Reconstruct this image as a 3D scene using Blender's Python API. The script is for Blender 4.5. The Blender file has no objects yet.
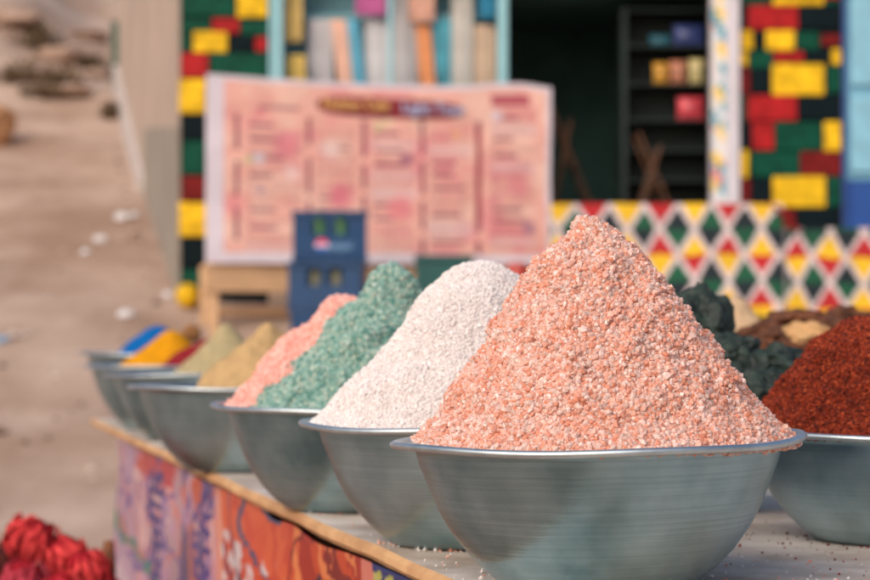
import bpy, math, random
import numpy as np
from mathutils import Vector

random.seed(7)
RNG = np.random.default_rng(11)
SC = bpy.context.scene
COL = SC.collection

# ------------------------------------------------------------------ camera, world, sun, exposure
F = 2054.0            # focal length in photo pixels (870 wide)
HC = 1.022            # camera height above the ground at the table
HOR = 330.0           # row of the horizon in the photo
cd = bpy.data.cameras.new('camera')
cam = bpy.data.objects.new('camera', cd); COL.objects.link(cam)
cam.location = (0, 0, HC); cam.rotation_euler = (math.radians(90), 0, 0)
cd.sensor_width = 36; cd.lens = F / 870 * 36
cd.shift_y = (HOR - 290) / 870
cd.clip_start = 0.05; cd.clip_end = 2000
cd.dof.use_dof = True; cd.dof.focus_distance = 2.10; cd.dof.aperture_fstop = 5.7
SC.camera = cam

SUN_EL, SUN_AZ = 36, -146      # degrees; azimuth measured from +Y towards +X (sun behind the camera, to the left)
w = bpy.data.worlds.new('World'); SC.world = w; w.use_nodes = True
nt = w.node_tree; bg = nt.nodes['Background']
sky = nt.nodes.new('ShaderNodeTexSky'); sky.sky_type = 'NISHITA'; sky.sun_disc = False
sky.sun_elevation = math.radians(SUN_EL); sky.sun_rotation = math.radians(SUN_AZ)
sky.air_density = 1.0; sky.dust_density = 5.0; sky.ozone_density = 1.0
nt.links.new(sky.outputs[0], bg.inputs[0]); bg.inputs[1].default_value = 0.14
sl = bpy.data.lights.new('sun', 'SUN'); sl.energy = 1.05; sl.angle = math.radians(60); sl.color = (1.0, 0.95, 0.90)
so = bpy.data.objects.new('sun', sl); COL.objects.link(so)
el, az = math.radians(SUN_EL), math.radians(SUN_AZ)
sd = Vector((math.sin(az) * math.cos(el), math.cos(az) * math.cos(el), math.sin(el)))
so.rotation_euler = sd.to_track_quat('Z', 'Y').to_euler(); so.location = (-3, -3, 8)
SC.view_settings.view_transform = 'Standard'; SC.view_settings.look = 'None'
SC.view_settings.gamma = 1; SC.view_settings.use_curve_mapping = False
SC.view_settings.exposure = 0.10
SC.render.engine = 'CYCLES'
SC.cycles.max_bounces = 8

# ------------------------------------------------------------------ helpers
def lin(r, g, b):
    return tuple((c / 255 / 12.92) if c / 255 <= .04045 else ((c / 255 + .055) / 1.055) ** 2.4 for c in (r, g, b))

def Q(px, py, d):
    """point of the place seen at photo pixel (px, py) at depth d"""
    return ((px - 435) * d / F, d, HC + (HOR - py) * d / F)

def QX(px, d): return (px - 435) * d / F
def QZ(py, d): return HC + (HOR - py) * d / F

MATS = {}
def mat(name, col, rough=.8, noise=0.0, scale=8.0, metal=0.0, bump=0.0, bscale=60.0, attr=None, sss=0.0, sssr=(1, .5, .35), spec=.5, two=None, stretch=None, trans=0.0):
    if name in MATS: return MATS[name]
    m = bpy.data.materials.new(name); m.use_nodes = True
    t = m.node_tree; b = t.nodes['Principled BSDF']
    b.inputs['Roughness'].default_value = rough; b.inputs['Metallic'].default_value = metal
    b.inputs['Specular IOR Level'].default_value = spec
    b.inputs['Base Color'].default_value = (*col, 1)
    if trans: b.inputs['Transmission Weight'].default_value = trans
    tc = t.nodes.new('ShaderNodeTexCoord')
    vec = tc.outputs['Object']
    if stretch:
        mp = t.nodes.new('ShaderNodeMapping'); mp.inputs['Scale'].default_value = stretch
        t.links.new(vec, mp.inputs[0]); vec = mp.outputs[0]
    src = None
    if attr:
        a = t.nodes.new('ShaderNodeAttribute'); a.attribute_name = attr; src = a.outputs['Color']
    if noise or two:
        n = t.nodes.new('ShaderNodeTexNoise'); n.inputs['Scale'].default_value = scale
        n.inputs['Detail'].default_value = 6; n.inputs['Roughness'].default_value = .62
        t.links.new(vec, n.inputs['Vector'])
        r = t.nodes.new('ShaderNodeValToRGB')
        c2 = two if two else tuple(max(0, c * (1 - noise)) for c in col)
        c1 = col if two else tuple(min(1, c * (1 + noise * .6)) for c in col)
        r.color_ramp.elements[0].position = .36; r.color_ramp.elements[1].position = .66
        if attr:
            r.color_ramp.elements[0].color = (1 - noise,) * 3 + (1,); r.color_ramp.elements[1].color = (1, 1, 1, 1)
            mx = t.nodes.new('ShaderNodeMix'); mx.data_type = 'RGBA'; mx.blend_type = 'MULTIPLY'; mx.inputs[0].default_value = 1
            t.links.new(src, mx.inputs[6]); t.links.new(r.outputs[0], mx.inputs[7]); src = mx.outputs[2]
        else:
            r.color_ramp.elements[0].color = (*c2, 1); r.color_ramp.elements[1].color = (*c1, 1); src = r.outputs[0]
        t.links.new(n.outputs[0], r.inputs[0])
    if src is not None: t.links.new(src, b.inputs['Base Color'])
    if sss:
        b.inputs['Subsurface Weight'].default_value = sss
        b.inputs['Subsurface Radius'].default_value = sssr; b.inputs['Subsurface Scale'].default_value = .0012
    if bump:
        n2 = t.nodes.new('ShaderNodeTexNoise'); n2.inputs['Scale'].default_value = bscale; n2.inputs['Detail'].default_value = 5
        t.links.new(vec, n2.inputs['Vector'])
        bp = t.nodes.new('ShaderNodeBump'); bp.inputs['Strength'].default_value = bump; bp.inputs['Distance'].default_value = .01
        t.links.new(n2.outputs[0], bp.inputs['Height']); t.links.new(bp.outputs[0], b.inputs['Normal'])
    MATS[name] = m
    return m

def tag(o, label, cat, group=None, kind=None):
    if label: o['label'] = label
    if cat: o['category'] = cat
    if group: o['group'] = group
    if kind: o['kind'] = kind
    return o

def empty(name, loc, label, cat, group=None):
    o = bpy.data.objects.new(name, None); COL.objects.link(o); o.location = loc
    o.empty_display_size = .1
    return tag(o, label, cat, group)

def mesh_obj(name, v, f, mats, parent=None, origin=None, smooth=False, mi=None, colors=None, rz=None):
    """v in world coordinates; the object gets its origin at `origin` (or at the parent's base)"""
    v = np.asarray(v, dtype=np.float64).reshape(-1, 3)
    org = np.array(parent.location if parent is not None else (origin if origin is not None else (0, 0, 0)))
    v = v - org
    me = bpy.data.meshes.new(name)
    if isinstance(f, np.ndarray) and f.ndim == 2:
        n, k = f.shape
        me.vertices.add(len(v)); me.vertices.foreach_set('co', v.astype(np.float32).ravel())
        me.loops.add(n * k); me.loops.foreach_set('vertex_index', f.astype(np.int32).ravel())
        me.polygons.add(n); me.polygons.foreach_set('loop_start', np.arange(0, n * k, k, dtype=np.int32))
        me.polygons.foreach_set('loop_total', np.full(n, k, dtype=np.int32))
        me.update(calc_edges=True)
    else:
        me.from_pydata(v.tolist(), [], [list(x) for x in f]); me.update()
    for m in (mats if isinstance(mats, (list, tuple)) else [mats]): me.materials.append(m)
    if mi is not None: me.polygons.foreach_set('material_index', np.asarray(mi, dtype=np.int32))
    me.polygons.foreach_set('use_smooth', np.full(len(me.polygons), bool(smooth)))
    if colors is not None:
        c = np.ones((len(v), 4), dtype=np.float32); c[:, :3] = colors
        a = me.color_attributes.new('print', 'FLOAT_COLOR', 'POINT'); a.data.foreach_set('color', c.ravel())
    me.validate()
    o = bpy.data.objects.new(name, me); COL.objects.link(o)
    if parent is not None: o.parent = parent
    else: o.location = org
    return o

class MB:
    """collects boxes, bars and tubes, each with a material index, and links them as one mesh"""
    def __init__(s): s.v = []; s.f = []; s.m = []
    def add(s, v, f, m=0):
        b = len(s.v); s.v += [tuple(p) for p in v]; s.f += [tuple(i + b for i in q) for q in f]; s.m += [m] * len(f)
    def hexa(s, p, m=0):   # p: 8 points, bottom ring 0-3, top ring 4-7
        s.add(p, [(3, 2, 1, 0), (4, 5, 6, 7), (0, 1, 5, 4), (1, 2, 6, 5), (2, 3, 7, 6), (3, 0, 4, 7)], m)
    def box(s, x0, x1, y0, y1, z0, z1, m=0):
        s.hexa([(x0, y0, z0), (x1, y0, z0), (x1, y1, z0), (x0, y1, z0), (x0, y0, z1), (x1, y0, z1), (x1, y1, z1), (x0, y1, z1)], m)
    def obox(s, o, u, v, h, m=0):
        o, u, v, h = (np.array(a, float) for a in (o, u, v, h))
        s.hexa([o, o + u, o + u + v, o + v, o + h, o + u + h, o + u + v + h, o + v + h], m)
    def tube(s, pts, rad, n=8, m=0, caps=True):
        pts = [np.array(p, float) for p in pts]
        if not hasattr(rad, '__len__'): rad = [rad] * len(pts)
        v = []; f = []
        for i, p in enumerate(pts):
            d = pts[min(i + 1, len(pts) - 1)] - pts[max(i - 1, 0)]; d = d / (np.linalg.norm(d) + 1e-9)
            a = np.cross(d, (0, 0, 1)) if abs(d[2]) < .95 else np.cross(d, (1, 0, 0)); a = a / np.linalg.norm(a); b = np.cross(d, a)
            for k in range(n):
                t = 2 * math.pi * k / n; v.append(p + rad[i] * (math.cos(t) * a + math.sin(t) * b))
        for i in range(len(pts) - 1):
            for k in range(n): f.append((i * n + k, i * n + (k + 1) % n, (i + 1) * n + (k + 1) % n, (i + 1) * n + k))
        if caps: f.append(tuple(range(n))[::-1]); f.append(tuple((len(pts) - 1) * n + k for k in range(n)))
        s.add(v, f, m)
    def lathe(s, prof, c=(0, 0, 0), n=32, m=0):
        v = []; f = []
        for r, z in prof:
            for k in range(n):
                t = 2 * math.pi * k / n; v.append((c[0] + r * math.cos(t), c[1] + r * math.sin(t), c[2] + z))
        for i in range(len(prof) - 1):
            for k in range(n): f.append((i * n + k, i * n + (k + 1) % n, (i + 1) * n + (k + 1) % n, (i + 1) * n + k))
        s.add(v, f, m)
    def build(s, name, mats, parent=None, origin=None, smooth=False, bevel=0.0):
        o = mesh_obj(name, s.v, s.f, mats, parent, origin, smooth, s.m)
        if bevel:
            b = o.modifiers.new('bevel', 'BEVEL'); b.width = bevel; b.segments = 2; b.limit_method = 'ANGLE'
        return o

def hash3(i, j, k, seed):
    h = (i * 374761393 + j * 668265263 + k * 2147483647 + seed * 1274126177) & 0xFFFFFFFF
    h = ((h ^ (h >> 13)) * 1274126177) & 0xFFFFFFFF
    return ((h ^ (h >> 16)) & 0xFFFF) / 65535.0

def vnoise(p, seed=0):
    p = np.asarray(p, float); i = np.floor(p).astype(np.int64); f = p - i; f = f * f * (3 - 2 * f)
    r = 0
    for a in (0, 1):
        for b in (0, 1):
            for c in (0, 1):
                wgt = (f[..., 0] if a else 1 - f[..., 0]) * (f[..., 1] if b else 1 - f[..., 1]) * (f[..., 2] if c else 1 - f[..., 2])
                r = r + wgt * hash3(i[..., 0] + a, i[..., 1] + b, i[..., 2] + c, seed)
    return r * 2 - 1

def fbm(p, seed=0, oct=4):
    r = 0; a = 1; p = np.asarray(p, float)
    for o in range(oct): r = r + a * vnoise(p * 2 ** o, seed + o * 17); a *= .5
    return r

def ss(a, b, x):
    t = np.clip((x - a) / (b - a), 0, 1); return t * t * (3 - 2 * t)

# ------------------------------------------------------------------ ground and hill
HY = [-200, 7.2, 8, 9, 10, 11, 11.5, 12, 12.5, 15, 18, 20, 22, 24, 27, 32, 45, 80, 200]
HZ = [-1.02, -1.02, -.98, -.84, -.57, -.26, -.11, .04, .17, .85, 1.75, 2.45, 3.14, 3.80, 4.7, 6.0, 8.5, 10.0, 10.0]
WALL_A = (-1.555, 12.5); WALL_B = (-2.99, 19.4)     # foot of the plastered side wall
def wall_x(y): return WALL_A[0] + (WALL_B[0] - WALL_A[0]) * (y - WALL_A[1]) / (WALL_B[1] - WALL_A[1])
def ground_rel(x, y):
    x = np.asarray(x, float); y = np.asarray(y, float)
    z = np.zeros(np.broadcast(x, y).shape)
    for o in (-.35, 0, .35): z = z + np.interp(y + o, HY, HZ) / 3
    left = -x
    z = z + ss(3.5, 4.6, left - (y - 22) * .16) * .5 * ss(17, 23, y) * (1 - ss(30, 60, y))
    p = np.stack([x * .9, y * .9, 0 * x], -1)
    rocky = ss(16.5, 19.5, y) * (1 - ss(40, 70, y))
    z = z + rocky * (.10 * fbm(p * [.8, 1.3, 1], 3) + .05 * np.abs(fbm(p * [1.5, 3.2, 1], 9)))
    z = z + (1 - rocky) * .018 * fbm(p * 2.2, 21) * ss(-20, 0, y)
    inside = ss(.12, .45, x - wall_x(y)) * ss(12.45, 12.7, y) * (1 - ss(19.0, 19.4, y))
    return z * (1 - inside) + .10 * inside
def ground_hit(px, py, d0=7.3, d1=40):
    for d in np.arange(d0, d1, .02):
        x = QX(px, d)
        if float(ground_rel(x, d)) >= (HOR - py) * d / F: return (x, d, HC + float(ground_rel(x, d)))
    d = 22; return (QX(px, d), d, HC + float(ground_rel(QX(px, d), d)))

def axis(parts):
    r = []
    for a, b, n in parts: r += list(np.linspace(a, b, n, endpoint=False))
    return np.array(r + [parts[-1][1]])
gx = axis([(-300, -40, 12), (-40, -9, 24), (-9, 1.5, 120), (1.5, 10, 24), (10, 300, 20)])
gy = axis([(-300, -10, 14), (-10, 6, 20), (6, 30, 200), (30, 60, 24), (60, 1200, 20)])
X, Y = np.meshgrid(gx, gy); Z = HC + ground_rel(X, Y)
nx, ny = len(gx), len(gy)
idx = np.arange(nx * ny).reshape(ny, nx)
gf = np.stack([idx[:-1, :-1], idx[:-1, 1:], idx[1:, 1:], idx[1:, :-1]], -1).reshape(-1, 4)
sand = mat('sandy_earth', lin(188, 165, 151), .95, two=lin(150, 124, 108), scale=.9, bump=.5, bscale=14, spec=.15)
g = mesh_obj('ground', np.stack([X, Y, Z], -1), gf, sand, smooth=True); tag(g, None, None, kind='structure')

def rock(name, c, r, m, seed, label, cat, group=None, amp=.28, freq=1.6, sub=3, sink=.3, rot=0):
    import bmesh
    bm = bmesh.new(); bmesh.ops.create_icosphere(bm, subdivisions=sub, radius=1)
    v = np.array([q.co[:] for q in bm.verts]); f = np.array([[q.index for q in p.verts] for p in bm.faces]); bm.free()
    d = 1 + amp * fbm(v * freq + seed * 3.7, seed, 4)
    v = v * d[:, None] * np.array(r)
    cr, sr = math.cos(rot), math.sin(rot)
    v = np.stack([v[:, 0] * cr - v[:, 1] * sr, v[:, 0] * sr + v[:, 1] * cr, v[:, 2]], -1)
    o = mesh_obj(name, v + np.array(c) + np.array([0, 0, r[2] * (1 - 2 * sink)]), f, m, origin=c, smooth=False)
    return tag(o, label, cat, group)

# rocks and dry bushes on the hill
rockm = mat('hill_rock', lin(178, 150, 134), .95, two=lin(138, 112, 94), scale=3, bump=.6, bscale=8)
rocktan = mat('tan_rock', lin(186, 142, 104), .95, two=lin(150, 110, 80), scale=4, bump=.5, bscale=8)
for i, (px, py, s, lab) in enumerate([
        (64, 60, .55, 'broad pale ledge of rock high on the sandy slope above two dark bushes'),
        (85, 38, .45, 'pale pinkish rock near the ridge of the slope'),
        (62, 95, .40, 'flat pale rock at the foot of the stony slope'),
        (10, 22, .55, 'rounded pale rock close to the top left of the slope'),
        (100, 78, .35, 'small pale rock on the slope beside the green post')]):
    p = ground_hit(px, py); rock('rock', p, (s * .55, s * .36, s * .17), rockm, i + 1, lab, 'rock', 'pale rocks on the slope', amp=.35)
p = ground_hit(-8, 143); rock('boulder', p, (.19, .18, .20), rocktan, 31, 'tan boulder at the left edge of the sandy path', 'boulder', amp=.18, sink=.18)

leafm = mat('dry_leaf', lin(112, 92, 68), .9, noise=.4, scale=6)
twigm = mat('dry_twig', lin(88, 64, 44), .9)
def bush(px, py, w, h, label):
    c = np.array(ground_hit(px, py)); root = empty('dry_bush', tuple(c), label, 'bush', 'dry bushes on the slope')
    n = 260; v = []; w *= .62; h *= .7; f = []
    for k in range(n):
        u = RNG.normal(size=3) * [.42, .42, .34]; u[2] = abs(u[2])
        p0 = c + u * [w, w, h * 1.3] + [0, 0, .02]
        a = RNG.normal(size=3); a /= np.linalg.norm(a); b = np.cross(a, RNG.normal(size=3)); b /= np.linalg.norm(b)
        s = RNG.uniform(.02, .05); q = len(v)
        v += [p0 - a * s, p0 + b * s * .5, p0 + a * s, p0 - b * s * .5]; f.append((q, q + 1, q + 2, q + 3))
    mesh_obj('foliage', v, f, leafm, root)
    mb = MB()
    for k in range(9):
        t = RNG.uniform(0, 6.28); e = c + np.array([math.cos(t) * w * .5, math.sin(t) * w * .5, h * RNG.uniform(.5, 1)])
        mb.tube([c - [0, 0, .05], (c + e) / 2 + [0, 0, .05], e], [.012, .009, .004], 5)
    mb.build('stem', twigm, root)
for a in [(38, 48, .42, .22, 'dark brown dry bush highest on the stony slope'),
          (33, 34, .22, .18, 'little dark bush just above the highest wide bush'),
          (14, 84, .40, .28, 'dark dry bush on the slope above the tan boulder'),
          (55, 84, .55, .16, 'long low dry bush along a ledge in the middle of the slope'),
          (90, 70, .30, .16, 'dry bush on the slope beside the green post'),
          (45, 98, .42, .12, 'low dry bush at the foot of the stony slope'),
          (112, 120, .16, .16, 'small dark tuft beside the path near the house wall')]: bush(*a)

mb = MB(); p = ground_hit(116, 88); h = 64 * p[1] / F; wd = 8 * p[1] / F
mb.box(p[0] - wd / 2, p[0] + wd / 2, p[1] - .04, p[1] + .04, p[2] - .1, p[2] + h)
mb.box(p[0] - wd / 2 - .01, p[0] + wd / 2 + .01, p[1] - .05, p[1] + .05, p[2] + h, p[2] + h + .02)
tag(mb.build('post', mat('green_post', lin(58, 88, 72), .6, noise=.3), origin=p, bevel=.005), 'dark green post standing at the far end of the plastered wall', 'post')

d = 24.5; x0, x1 = QX(97, d), QX(127, d); zg = HC + float(ground_rel((x0 + x1) / 2, d)) - .3
hut = empty('hut', ((x0 + x1) / 2, d + .5, zg), 'small whitewashed hut far up the slope behind the green post', 'hut')
wm = mat('whitewash', lin(206, 206, 214), .9, noise=.1)
mb = MB(); mb.box(x0, x1, d, d + 1.6, zg, zg + 1.5); mb.build('wall', [wm], hut, bevel=.03)
mb = MB(); mb.box(x0 - .08, x1 + .08, d - .08, d + 1.68, zg + 1.502, zg + 1.6); mb.build('roof', [mat('hut_roof', lin(176, 160, 146), .9)], hut)
mb = MB(); mb.box((x0 + x1) / 2 - .08, (x0 + x1) / 2 + .08, d - .012, d - .002, zg + .32, zg + 1.1); mb.build('door', [mat('hut_door', lin(120, 140, 160), .8)], hut)
pebm = mat('pale_pebble', lin(214, 212, 216), .8, noise=.15, scale=20)
blum = mat('bluish_scrap', lin(120, 150, 180), .7)
for i, (px, py, rx, lab) in enumerate([
        (122, 219, .055, 'pale stone lying on the path nearest the house wall'), (134, 217, .04, 'small pale stone right beside a larger one near the wall'),
        (100, 242, .048, 'bright pale stone in the middle of the sandy path'), (85, 254, .04, 'small pale stone just below the bright stone on the path'),
        (168, 296, .035, 'small pale stone beside the foot of the painted pillar'), (126, 317, .05, 'flat pale stone on the ground above the blue spice bowl'),
        (2, 342, .045, 'bluish scrap on the ground at the left edge')]):
    p = ground_hit(px, py); rock('stone', p, (rx, rx * .8, rx * .6), blum if px == 2 else pebm, 50 + i, lab, 'stone', 'small stones on the path', sub=2)

# ------------------------------------------------------------------ painted house
D0 = 12.5
C = {'y': mat('yellow_paint', lin(238, 188, 32), .55, noise=.34, scale=11, spec=.15), 'r': mat('red_paint', lin(168, 30, 34), .55, noise=.34, scale=11, spec=.15),
     'd': mat('dark_red_paint', lin(116, 24, 24), .6, noise=.34, scale=11, spec=.15), 'g': mat('green_paint', lin(2, 72, 54), .6, noise=.34, scale=11, spec=.15),
     'k': mat('black_paint', lin(5, 22, 28), .65, noise=.2, scale=5, spec=.12), 'b': mat('blue_paint', lin(24, 74, 150), .5, noise=.1, scale=4),
     'l': mat('light_blue_paint', lin(146, 196, 206), .5, noise=.08, scale=4), 'c': mat('pale_plaster', lin(176, 156, 142), .9, noise=.14, scale=1.4, bump=.3, bscale=20),
     'w': mat('white_paint', lin(206, 200, 208), .6, noise=.08, scale=5), 'q': mat('grey_dado', lin(148, 138, 127), .9, noise=.2, scale=2)}
house = empty('house', (0.5, D0, QZ(305, D0)), 'Nubian style house front with painted block pillars, display window and dark doorway', 'house')
zb = QZ(312, D0); zt = 3.65
def zone(mb, x0, x1, y0, y1, d, depth, m): mb.box(QX(x0, D0), QX(x1, D0), d, d + depth, QZ(y1, D0), QZ(y0, D0), m)

BLK = 'ykrgdbq'; order = ['y', 'k', 'r', 'g', 'd']
def pillar(x0, x1, rects, xr):
    mb = MB()
    mb.box(QX(x0, D0), QX(x1, D0), D0, D0 + .3, zb - .3, zt, 1)
    for a, b, c, d, col in rects:
        gp = .35
        mb.box(QX(a + gp, D0), QX(b - gp, D0), D0 - .018, D0 - .0005, QZ(d - gp, D0), QZ(c + gp, D0), order.index(col))
    return mb.build('painted_pillar', [C[k] for k in order], house, bevel=.008)
pillar(180, 268, [
    (181, 236, -60, -38, 'g'), (237, 268, -60, -20, 'r'), (181, 236, -36, -18, 'y'), (181, 236, -16, 17, 'g'), (237, 268, -18, 18, 'y'),
    (181, 211, 19, 31, 'g'), (212, 240, 18, 34, 'r'), (241, 268, 20, 36, 'g'), (181, 192, 33, 52, 'g'), (193, 228, 31, 53, 'y'), (229, 254, 36, 52, 'k'), (255, 268, 37, 52, 'r'),
    (181, 209, 53, 78, 'r'), (210, 268, 53, 78, 'g'), (179, 206, 79, 114, 'y'), (207, 268, 80, 114, 'g'), (181, 230, 116, 140, 'k'), (181, 230, 141, 175, 'g'), (231, 268, 116, 175, 'r'),
    (181, 206, 176, 201, 'd'), (207, 268, 176, 201, 'g'), (179, 207, 202, 237, 'y'), (208, 268, 202, 237, 'k'), (181, 220, 239, 268, 'k'), (181, 225, 270, 289, 'g'), (226, 268, 239, 289, 'r')], 1)
def z7(a): return [(700 + x0 / 2.635, 700 + x1 / 2.635, y0 / 2.635, y1 / 2.635, c) for x0, x1, y0, y1, c in a]
pillar(739, 842, z7([
    (105, 180, -150, -80, 'r'), (182, 370, -150, -80, 'g'), (105, 250, -78, -2, 'g'), (252, 370, -78, -2, 'r'),
    (105, 188, 0, 14, 'g'), (190, 326, -20, 15, 'y'), (328, 370, 0, 14, 'g'), (105, 124, 16, 80, 'k'), (125, 258, 14, 80, 'r'), (260, 370, 16, 78, 'k'),
    (105, 140, 80, 132, 'y'), (142, 171, 82, 132, 'k'), (172, 250, 80, 134, 'y'), (252, 316, 84, 132, 'g'), (317, 370, 90, 122, 'd'),
    (105, 126, 134, 174, 'y'), (128, 192, 134, 182, 'g'), (194, 273, 135, 166, 'r'), (275, 343, 134, 166, 'k'), (345, 371, 128, 172, 'y'),
    (105, 131, 176, 248, 'd'), (133, 187, 184, 248, 'k'), (188, 328, 168, 252, 'y'), (330, 370, 176, 248, 'g'),
    (105, 122, 252, 320, 'g'), (124, 256, 250, 320, 'r'), (258, 370, 254, 318, 'k'),
    (105, 133, 322, 392, 'k'), (135, 195, 321, 397, 'r'), (197, 323, 322, 398, 'g'), (325, 372, 320, 400, 'y'),
    (105, 128, 394, 470, 'y'), (130, 262, 400, 468, 'g'), (263, 370, 399, 464, 'd'),
    (105, 133, 472, 546, 'd'), (135, 188, 470, 546, 'k'), (190, 331, 464, 547, 'y'), (333, 370, 466, 545, 'g'),
    (105, 250, 549, 620, 'd'), (252, 370, 549, 620, 'k'), (105, 200, 622, 690, 'g'), (202, 330, 622, 690, 'r'), (332, 370, 622, 690, 'y'),
    (105, 180, 692, 780, 'k'), (182, 300, 692, 780, 'y'), (302, 370, 692, 780, 'g')]), 1)

# walls round the openings
mb = MB()
mb.box(QX(268, D0), QX(842, D0), D0 + .01, D0 + .28, QZ(-48, D0), zt, 0)                      # above window and doorway
mb.box(QX(268, D0), QX(508, D0), D0 + .01, D0 + .28, zb - .3, QZ(118, D0), 0)                 # below the window
mb.box(QX(842, D0), QX(842, D0) + .012, D0 + .02, D0 + .3, zb - .3, zt, 0)
mb.box(QX(900, D0), 6.0, D0 + .01, D0 + .3, zb - .3, zt, 0)
mb.build('wall', [C['c']], house)
mb = MB()                                                                                      # plastered side wall, running up the slope
A = np.array([WALL_A[0], WALL_A[1]]); B = np.array([WALL_B[0], WALL_B[1]]); dv = (B - A) / np.linalg.norm(B - A); nv = np.array([dv[1], -dv[0]])
if nv[0] < 0: nv = -nv
A2 = A + nv * 0; L = np.linalg.norm(B - A)
def wallseg(t0, t1, off, th, z00, z01, z10, z11, m):
    p = [A + dv * t0 + nv * off, A + dv * t1 + nv * off, A + dv * t1 + nv * (off + th), A + dv * t0 + nv * (off + th)]
    mb.hexa([(*p[0], z00), (*p[1], z01), (*p[2], z01), (*p[3], z00), (*p[0], z10), (*p[1], z11), (*p[2], z11), (*p[3], z10)], m)
wallseg(.02, L, 0, .3, zb - .4, zb, zt + .55, zt + 3.6, 0)
mb.build('side_wall', [C['c']], house)
mb = MB(); wallseg(.02, 3.2, -.012, .012, zb - .3, zb + .75, QZ(128, 12.6), QZ(128, 12.6) + .30, 0); mb.build('dado', [C['q']], house)
mb = MB(); wallseg(3.25, L, -.05, .049, zb, HC + 2.0, HC + 1.15, HC + 2.50, 0); mb.build('plinth', [mat('pale_plinth', lin(186, 176, 172), .9, noise=.15, scale=3)], house)
mb = MB(); mb.box(QX(180, D0) - .15, 6.0, D0 - .25, D0 + 5.2, zt + .002, zt + .16, 0); mb.build('roof', [C['c']], house)
# dark room behind the doorway
darkw = mat('dark_room', lin(80, 116, 110), .9, noise=.3, scale=2)
mb = MB(); zf = zb - .02
xl, xr_ = QX(508, D0), QX(738, D0)
mb.box(xl - .9, xr_ + .9, D0 + 2.2, D0 + 2.3, zf, zt, 0); mb.box(xl - 1.0, xl - .9, D0 + .9, D0 + 2.3, zf, zt, 0); mb.box(xr_ + .9, xr_ + 1.0, D0 + .3, D0 + 2.3, zf, zt, 0)
mb.box(xl - 1.0, xr_ + 1.0, D0 + .3, D0 + 2.3, zf - .1, zf, 0); mb.box(xl - 1.0, xr_ + 1.0, D0 + .3, D0 + 2.3, zt - .5, zt - .4, 0)
mb.build('room', [darkw], house)
# window: light blue frame and a shallow display niche
win = MB()
zone(win, 269, 273, -48, 118, D0 - .02, .1, 0); zone(win, 274.5, 283, -48, 118, D0 - .045, .12, 0); zone(win, 498, 507.5, -48, 118, D0 - .045, .12, 0)
zone(win, 283.3, 497.7, -48, -42, D0 - .04, .1, 0); zone(win, 283.3, 497.7, 112, 118, D0 - .04, .1, 0); zone(win, 388, 393, -42, 112, D0 - .02, .05, 0)
wf = win.build('window_frame', [C['l']], house, bevel=.006)
nm = MB(); zone(nm, 269, 507, -48, 118, D0 + .42, .04, 0); zone(nm, 269, 272, -48, 118, D0 + .09, .33, 0); zone(nm, 504, 507, -48, 118, D0 + .09, .33, 0)
zone(nm, 272.5, 503.5, 116, 120, D0 + .09, .33, 0); zone(nm, 272.5, 503.5, 8, 12, D0 + .25, .16, 0)
nm.build('display_niche', [mat('niche_teal', lin(138, 186, 198), .8, noise=.1)], house)
# mosaic jamb and white post between doorway and pillar
ju, jv = 12, 90
jc = [lin(*c) for c in [(238, 196, 60), (60, 150, 170), (222, 214, 214), (214, 214, 218), (226, 120, 110), (70, 110, 160), (222, 216, 210)]]
v = []; f = []; mi = []
for i in range(jv):
    for j in range(4):
        x0 = QX(711.5 + j * 3.4, D0); x1 = QX(711.5 + (j + 1) * 3.4, D0); z0 = QZ(212 - i * 3.4, D0); z1 = QZ(212 - (i + 1) * 3.4, D0)
        q = len(v); v += [(x0, D0 - .03, z0), (x1, D0 - .03, z0), (x1, D0 - .03, z1), (x0, D0 - .03, z1)]
        f += [(q, q + 1, q + 2), (q, q + 2, q + 3)] if (i + j) % 2 else [(q, q + 1, q + 3), (q + 1, q + 2, q + 3)]
        k0 = (i + j * 2) // 5; c0 = int(hash3(np.int64(k0), np.int64((i - j) // 6), np.int64(1), 5) * 6.99); mi += [c0, c0 if hash3(np.int64(i), np.int64(j), np.int64(2), 5) < .7 else 3]
jm = [mat('mosaic_%s' % n, c, .5) for n, c in zip(['yellow', 'teal', 'white', 'pale', 'coral', 'blue', 'cream'], jc)]
mesh_obj('mosaic_strip', v, f, jm, house, mi=mi)
mb = MB(); mb.box(QX(711.5, D0), QX(725, D0), D0 - .028, D0 + .1, zb - .2, QZ(-48, D0), 0); mb.box(QX(725.1, D0), QX(738.8, D0), D0 - .05, D0 + .1, zb - .2, QZ(-48, D0), 0)
mb.build('door_post', [C['w']], house, bevel=.006)
# blue panelled door at the right end
mb = MB(); mb.box(QX(843, D0), QX(899, D0), D0 + .03, D0 + .08, zb - .2, QZ(180, D0), 1); mb.box(QX(843, D0), QX(899, D0), D0 + .03, D0 + .08, QZ(179.8, D0), QZ(-48, D0), 0)
mb.box(QX(843, D0), QX(846, D0), D0 - .01, D0 + .029, zb - .2, QZ(-48, D0), 1); mb.box(QX(851, D0), QX(893, D0), D0 + .005, D0 + .029, QZ(172, D0), QZ(95, D0), 2); mb.box(QX(851, D0), QX(893, D0), D0 + .005, D0 + .029, QZ(85, D0), QZ(-30, D0), 2)
mb.build('door', [mat('sky_blue_door', lin(112, 170, 196), .5, noise=.12), C['b'], mat('pale_blue_panel', lin(130, 184, 206), .5, noise=.15)], house, bevel=.006)

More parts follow.
